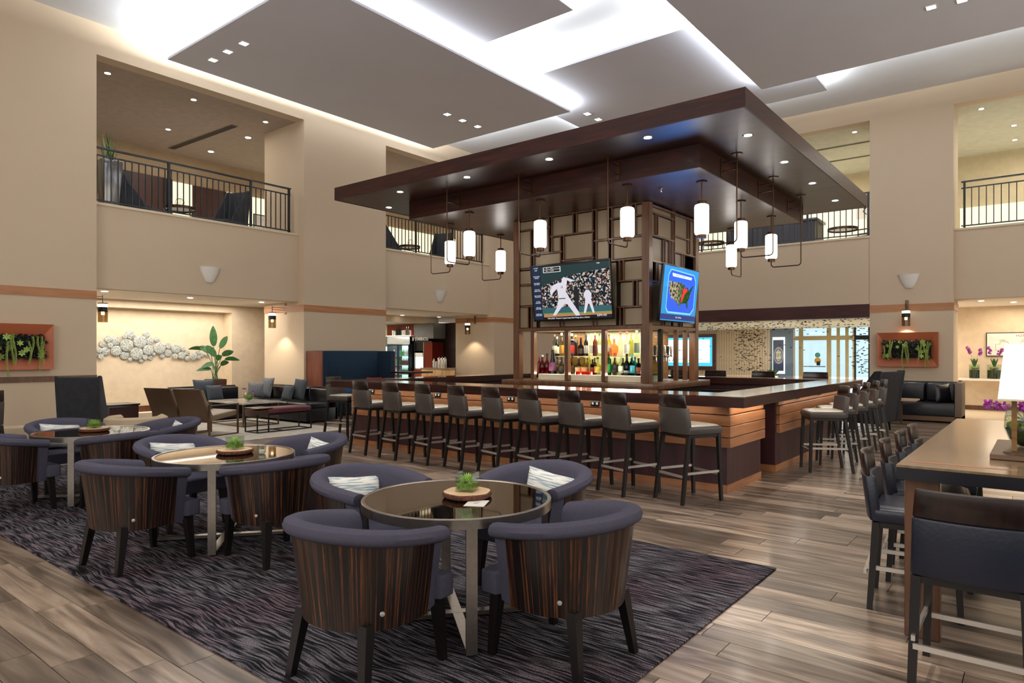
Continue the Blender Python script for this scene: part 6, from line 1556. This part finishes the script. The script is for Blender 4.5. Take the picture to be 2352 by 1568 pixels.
t = thing('lit_poster', 'backlit poster with round emblem on the blue grey lobby panel', 'poster', (LU - .055, at_u(1803, 810, LU - .06).y, at_u(1790, 858, LU - .06).z))
pw_, ph_ = at_u(1775, 800, LU - .06).y - at_u(1803, 800, LU - .06).y, at_u(1790, 774, LU - .06).z - at_u(1790, 858, LU - .06).z
B(-.03, 0, 0, pw_, 0, ph_).build('light_box', emit('light_box', '#f3f5e0', 1.1), t); B(-.034, -.03, .04, pw_ - .02, .1, ph_ - .1).build('print', mat('poster_navy', '#3c4468', .6), t)
def disc(par, y, z, ry_, rz2, x, m, nm): MB().add([(x, y + ry_ * math.cos(2 * PI * i / 28), z + rz2 * math.sin(2 * PI * i / 28)) for i in range(28)], [tuple(range(28))]).build(nm, m, par)
disc(t, pw_ / 2, ph_ / 2, pw_ * .4, pw_ * .72, -.036, mat('poster_lilac', '#a9a4bd', .6), 'emblem_ring'); disc(t, pw_ / 2, ph_ / 2, pw_ * .3, pw_ * .56, -.0375, mat('poster_navy2', '#2b3358', .6), 'emblem_ring'); disc(t, pw_ / 2, ph_ / 2, pw_ * .25, pw_ * .5, -.039, mat('poster_cream', '#d9d6c2', .6), 'emblem_centre')
text('EST', .16, MATS['poster_navy2'], t, (-.04, pw_ / 2, ph_ / 2), (PI / 2, 0, -PI / 2)); text('THE', .08, MATS['poster_navy2'], t, (-.04, pw_ / 2, ph_ / 2 + .16), (PI / 2, 0, -PI / 2)); text('LOBBY', .08, MATS['poster_navy2'], t, (-.04, pw_ / 2, ph_ / 2 - .15), (PI / 2, 0, -PI / 2))
p = at_u(1778, 845, LU - .5)
t = thing('lobby_plant', 'leafy green plant with white flower in front of the lit poster', 'plant', (LU - .6, p.y, 0))
MB().lathe([(.001, 0), (.12, 0), (.16, .7), (.001, .7)], seg=16, cap=False).build('pot', M_white, t)
for i in range(22):
    a = i * .7; m_ = MB(); leaf_mb(m_, (0, 0, .68), (math.cos(a) * .6, math.sin(a) * .6, .8), .4, .05, .08, 5); m_.build('leaf', M_green, t, smooth=True)
# entrance: glazed doors with pale gold frames and daylight outside
GU = 25.4
DG = mat('gold_frame', '#c9b284', .45, .1)
struct('exterior_daylight', B(27.2, 27.3, -3, 8, 0, 3.2), emit('daylight_street', '#dbe6f4', 1.15))
struct('ceiling_vestibule', B(24.6, 27.2, -1, 7, 2.6, 2.7), M_soff)
def gpy(x): return at_u(x, 800, GU).y
for k, (x0, x1) in enumerate(((1822, 1838), (1838, 1905), (1905, 1925), (1925, 1945), (1945, 1962), (1962, 1998))):
    y0, y1 = gpy(x1), gpy(x0)
    nm = 'door_4' if k == 1 else 'window_%d' % (6 + k)
    mb = MB(); f_ = .05 if k != 1 else .09
    for b_ in ((y0, y0 + f_, 0, 2.6), (y1 - f_, y1, 0, 2.6), (y0 + f_, y1 - f_, 1.95, 2.1), (y0 + f_, y1 - f_, 0, .12), (y0 + f_, y1 - f_, 2.5, 2.6)): mb.box(GU, GU + .06, *b_)
    o = struct(nm, mb, DG if k < 5 else M_blackm); B(GU + .02, GU + .03, y0 + f_, y1 - f_, .12, 2.5).build('pane', M_window, o)
    if k == 1:
        B(GU - .05, GU - .02, y0 + .12, y1 - .12, 1.0, 1.03).build('push_bar', M_chrome, o)
        disc(o, (y0 + y1) / 2 - .1, 1.42, .09, .09, GU - .002, mat('green_sticker', '#3f9a8a', .6), 'round_sticker'); disc(o, (y0 + y1) / 2 - .1, 1.22, .11, .11, GU - .002, mat('orange_sticker', '#e0a53a', .6), 'round_sticker')
        B(GU - .01, GU, y0 + .3, y0 + .42, 1.05, 1.2).build('lock_plate', M_blackm, o)
# perforated screen: glass sheet printed with black dashes hanging below the fascia
SU = 18.15
t = thing('printed_glass_screen', 'glass screen with scattered black dashes below the dark wood fascia', 'screen', (SU, C1, 0))
B(0, .012, .02, OE - C1, .9, 2.35).build('glass_panel', M_window, t)
rs = random.Random(2); mb = MB(); cnt = 0
while cnt < 560:
    y = rs.uniform(C1 + .05, at_u(1600, 800, SU).y + .6); z = rs.uniform(1.0, 2.34)
    q = (z - 1.0) / 1.34
    cl1 = math.exp(-((y - at_u(1705, 800, SU).y) / .22) ** 2) + math.exp(-((y - at_u(1737, 800, SU).y) / .22) ** 2) + .8 * math.exp(-((y - C1 - .15) / .30) ** 2)
    if rs.random() < max(.02, .95 * cl1 if cl1 > .25 else 0, 1.1 * (q - .74) * 3 if q > .74 else 0):
        w_ = rs.uniform(.014, .032); mb.box(-.004, -.0005, y - C1 - w_, y - C1 + w_, z - .008, z + .008); cnt += 1
o = mb.build('black_dashes', M_blackp, t); o['kind'] = 'stuff'
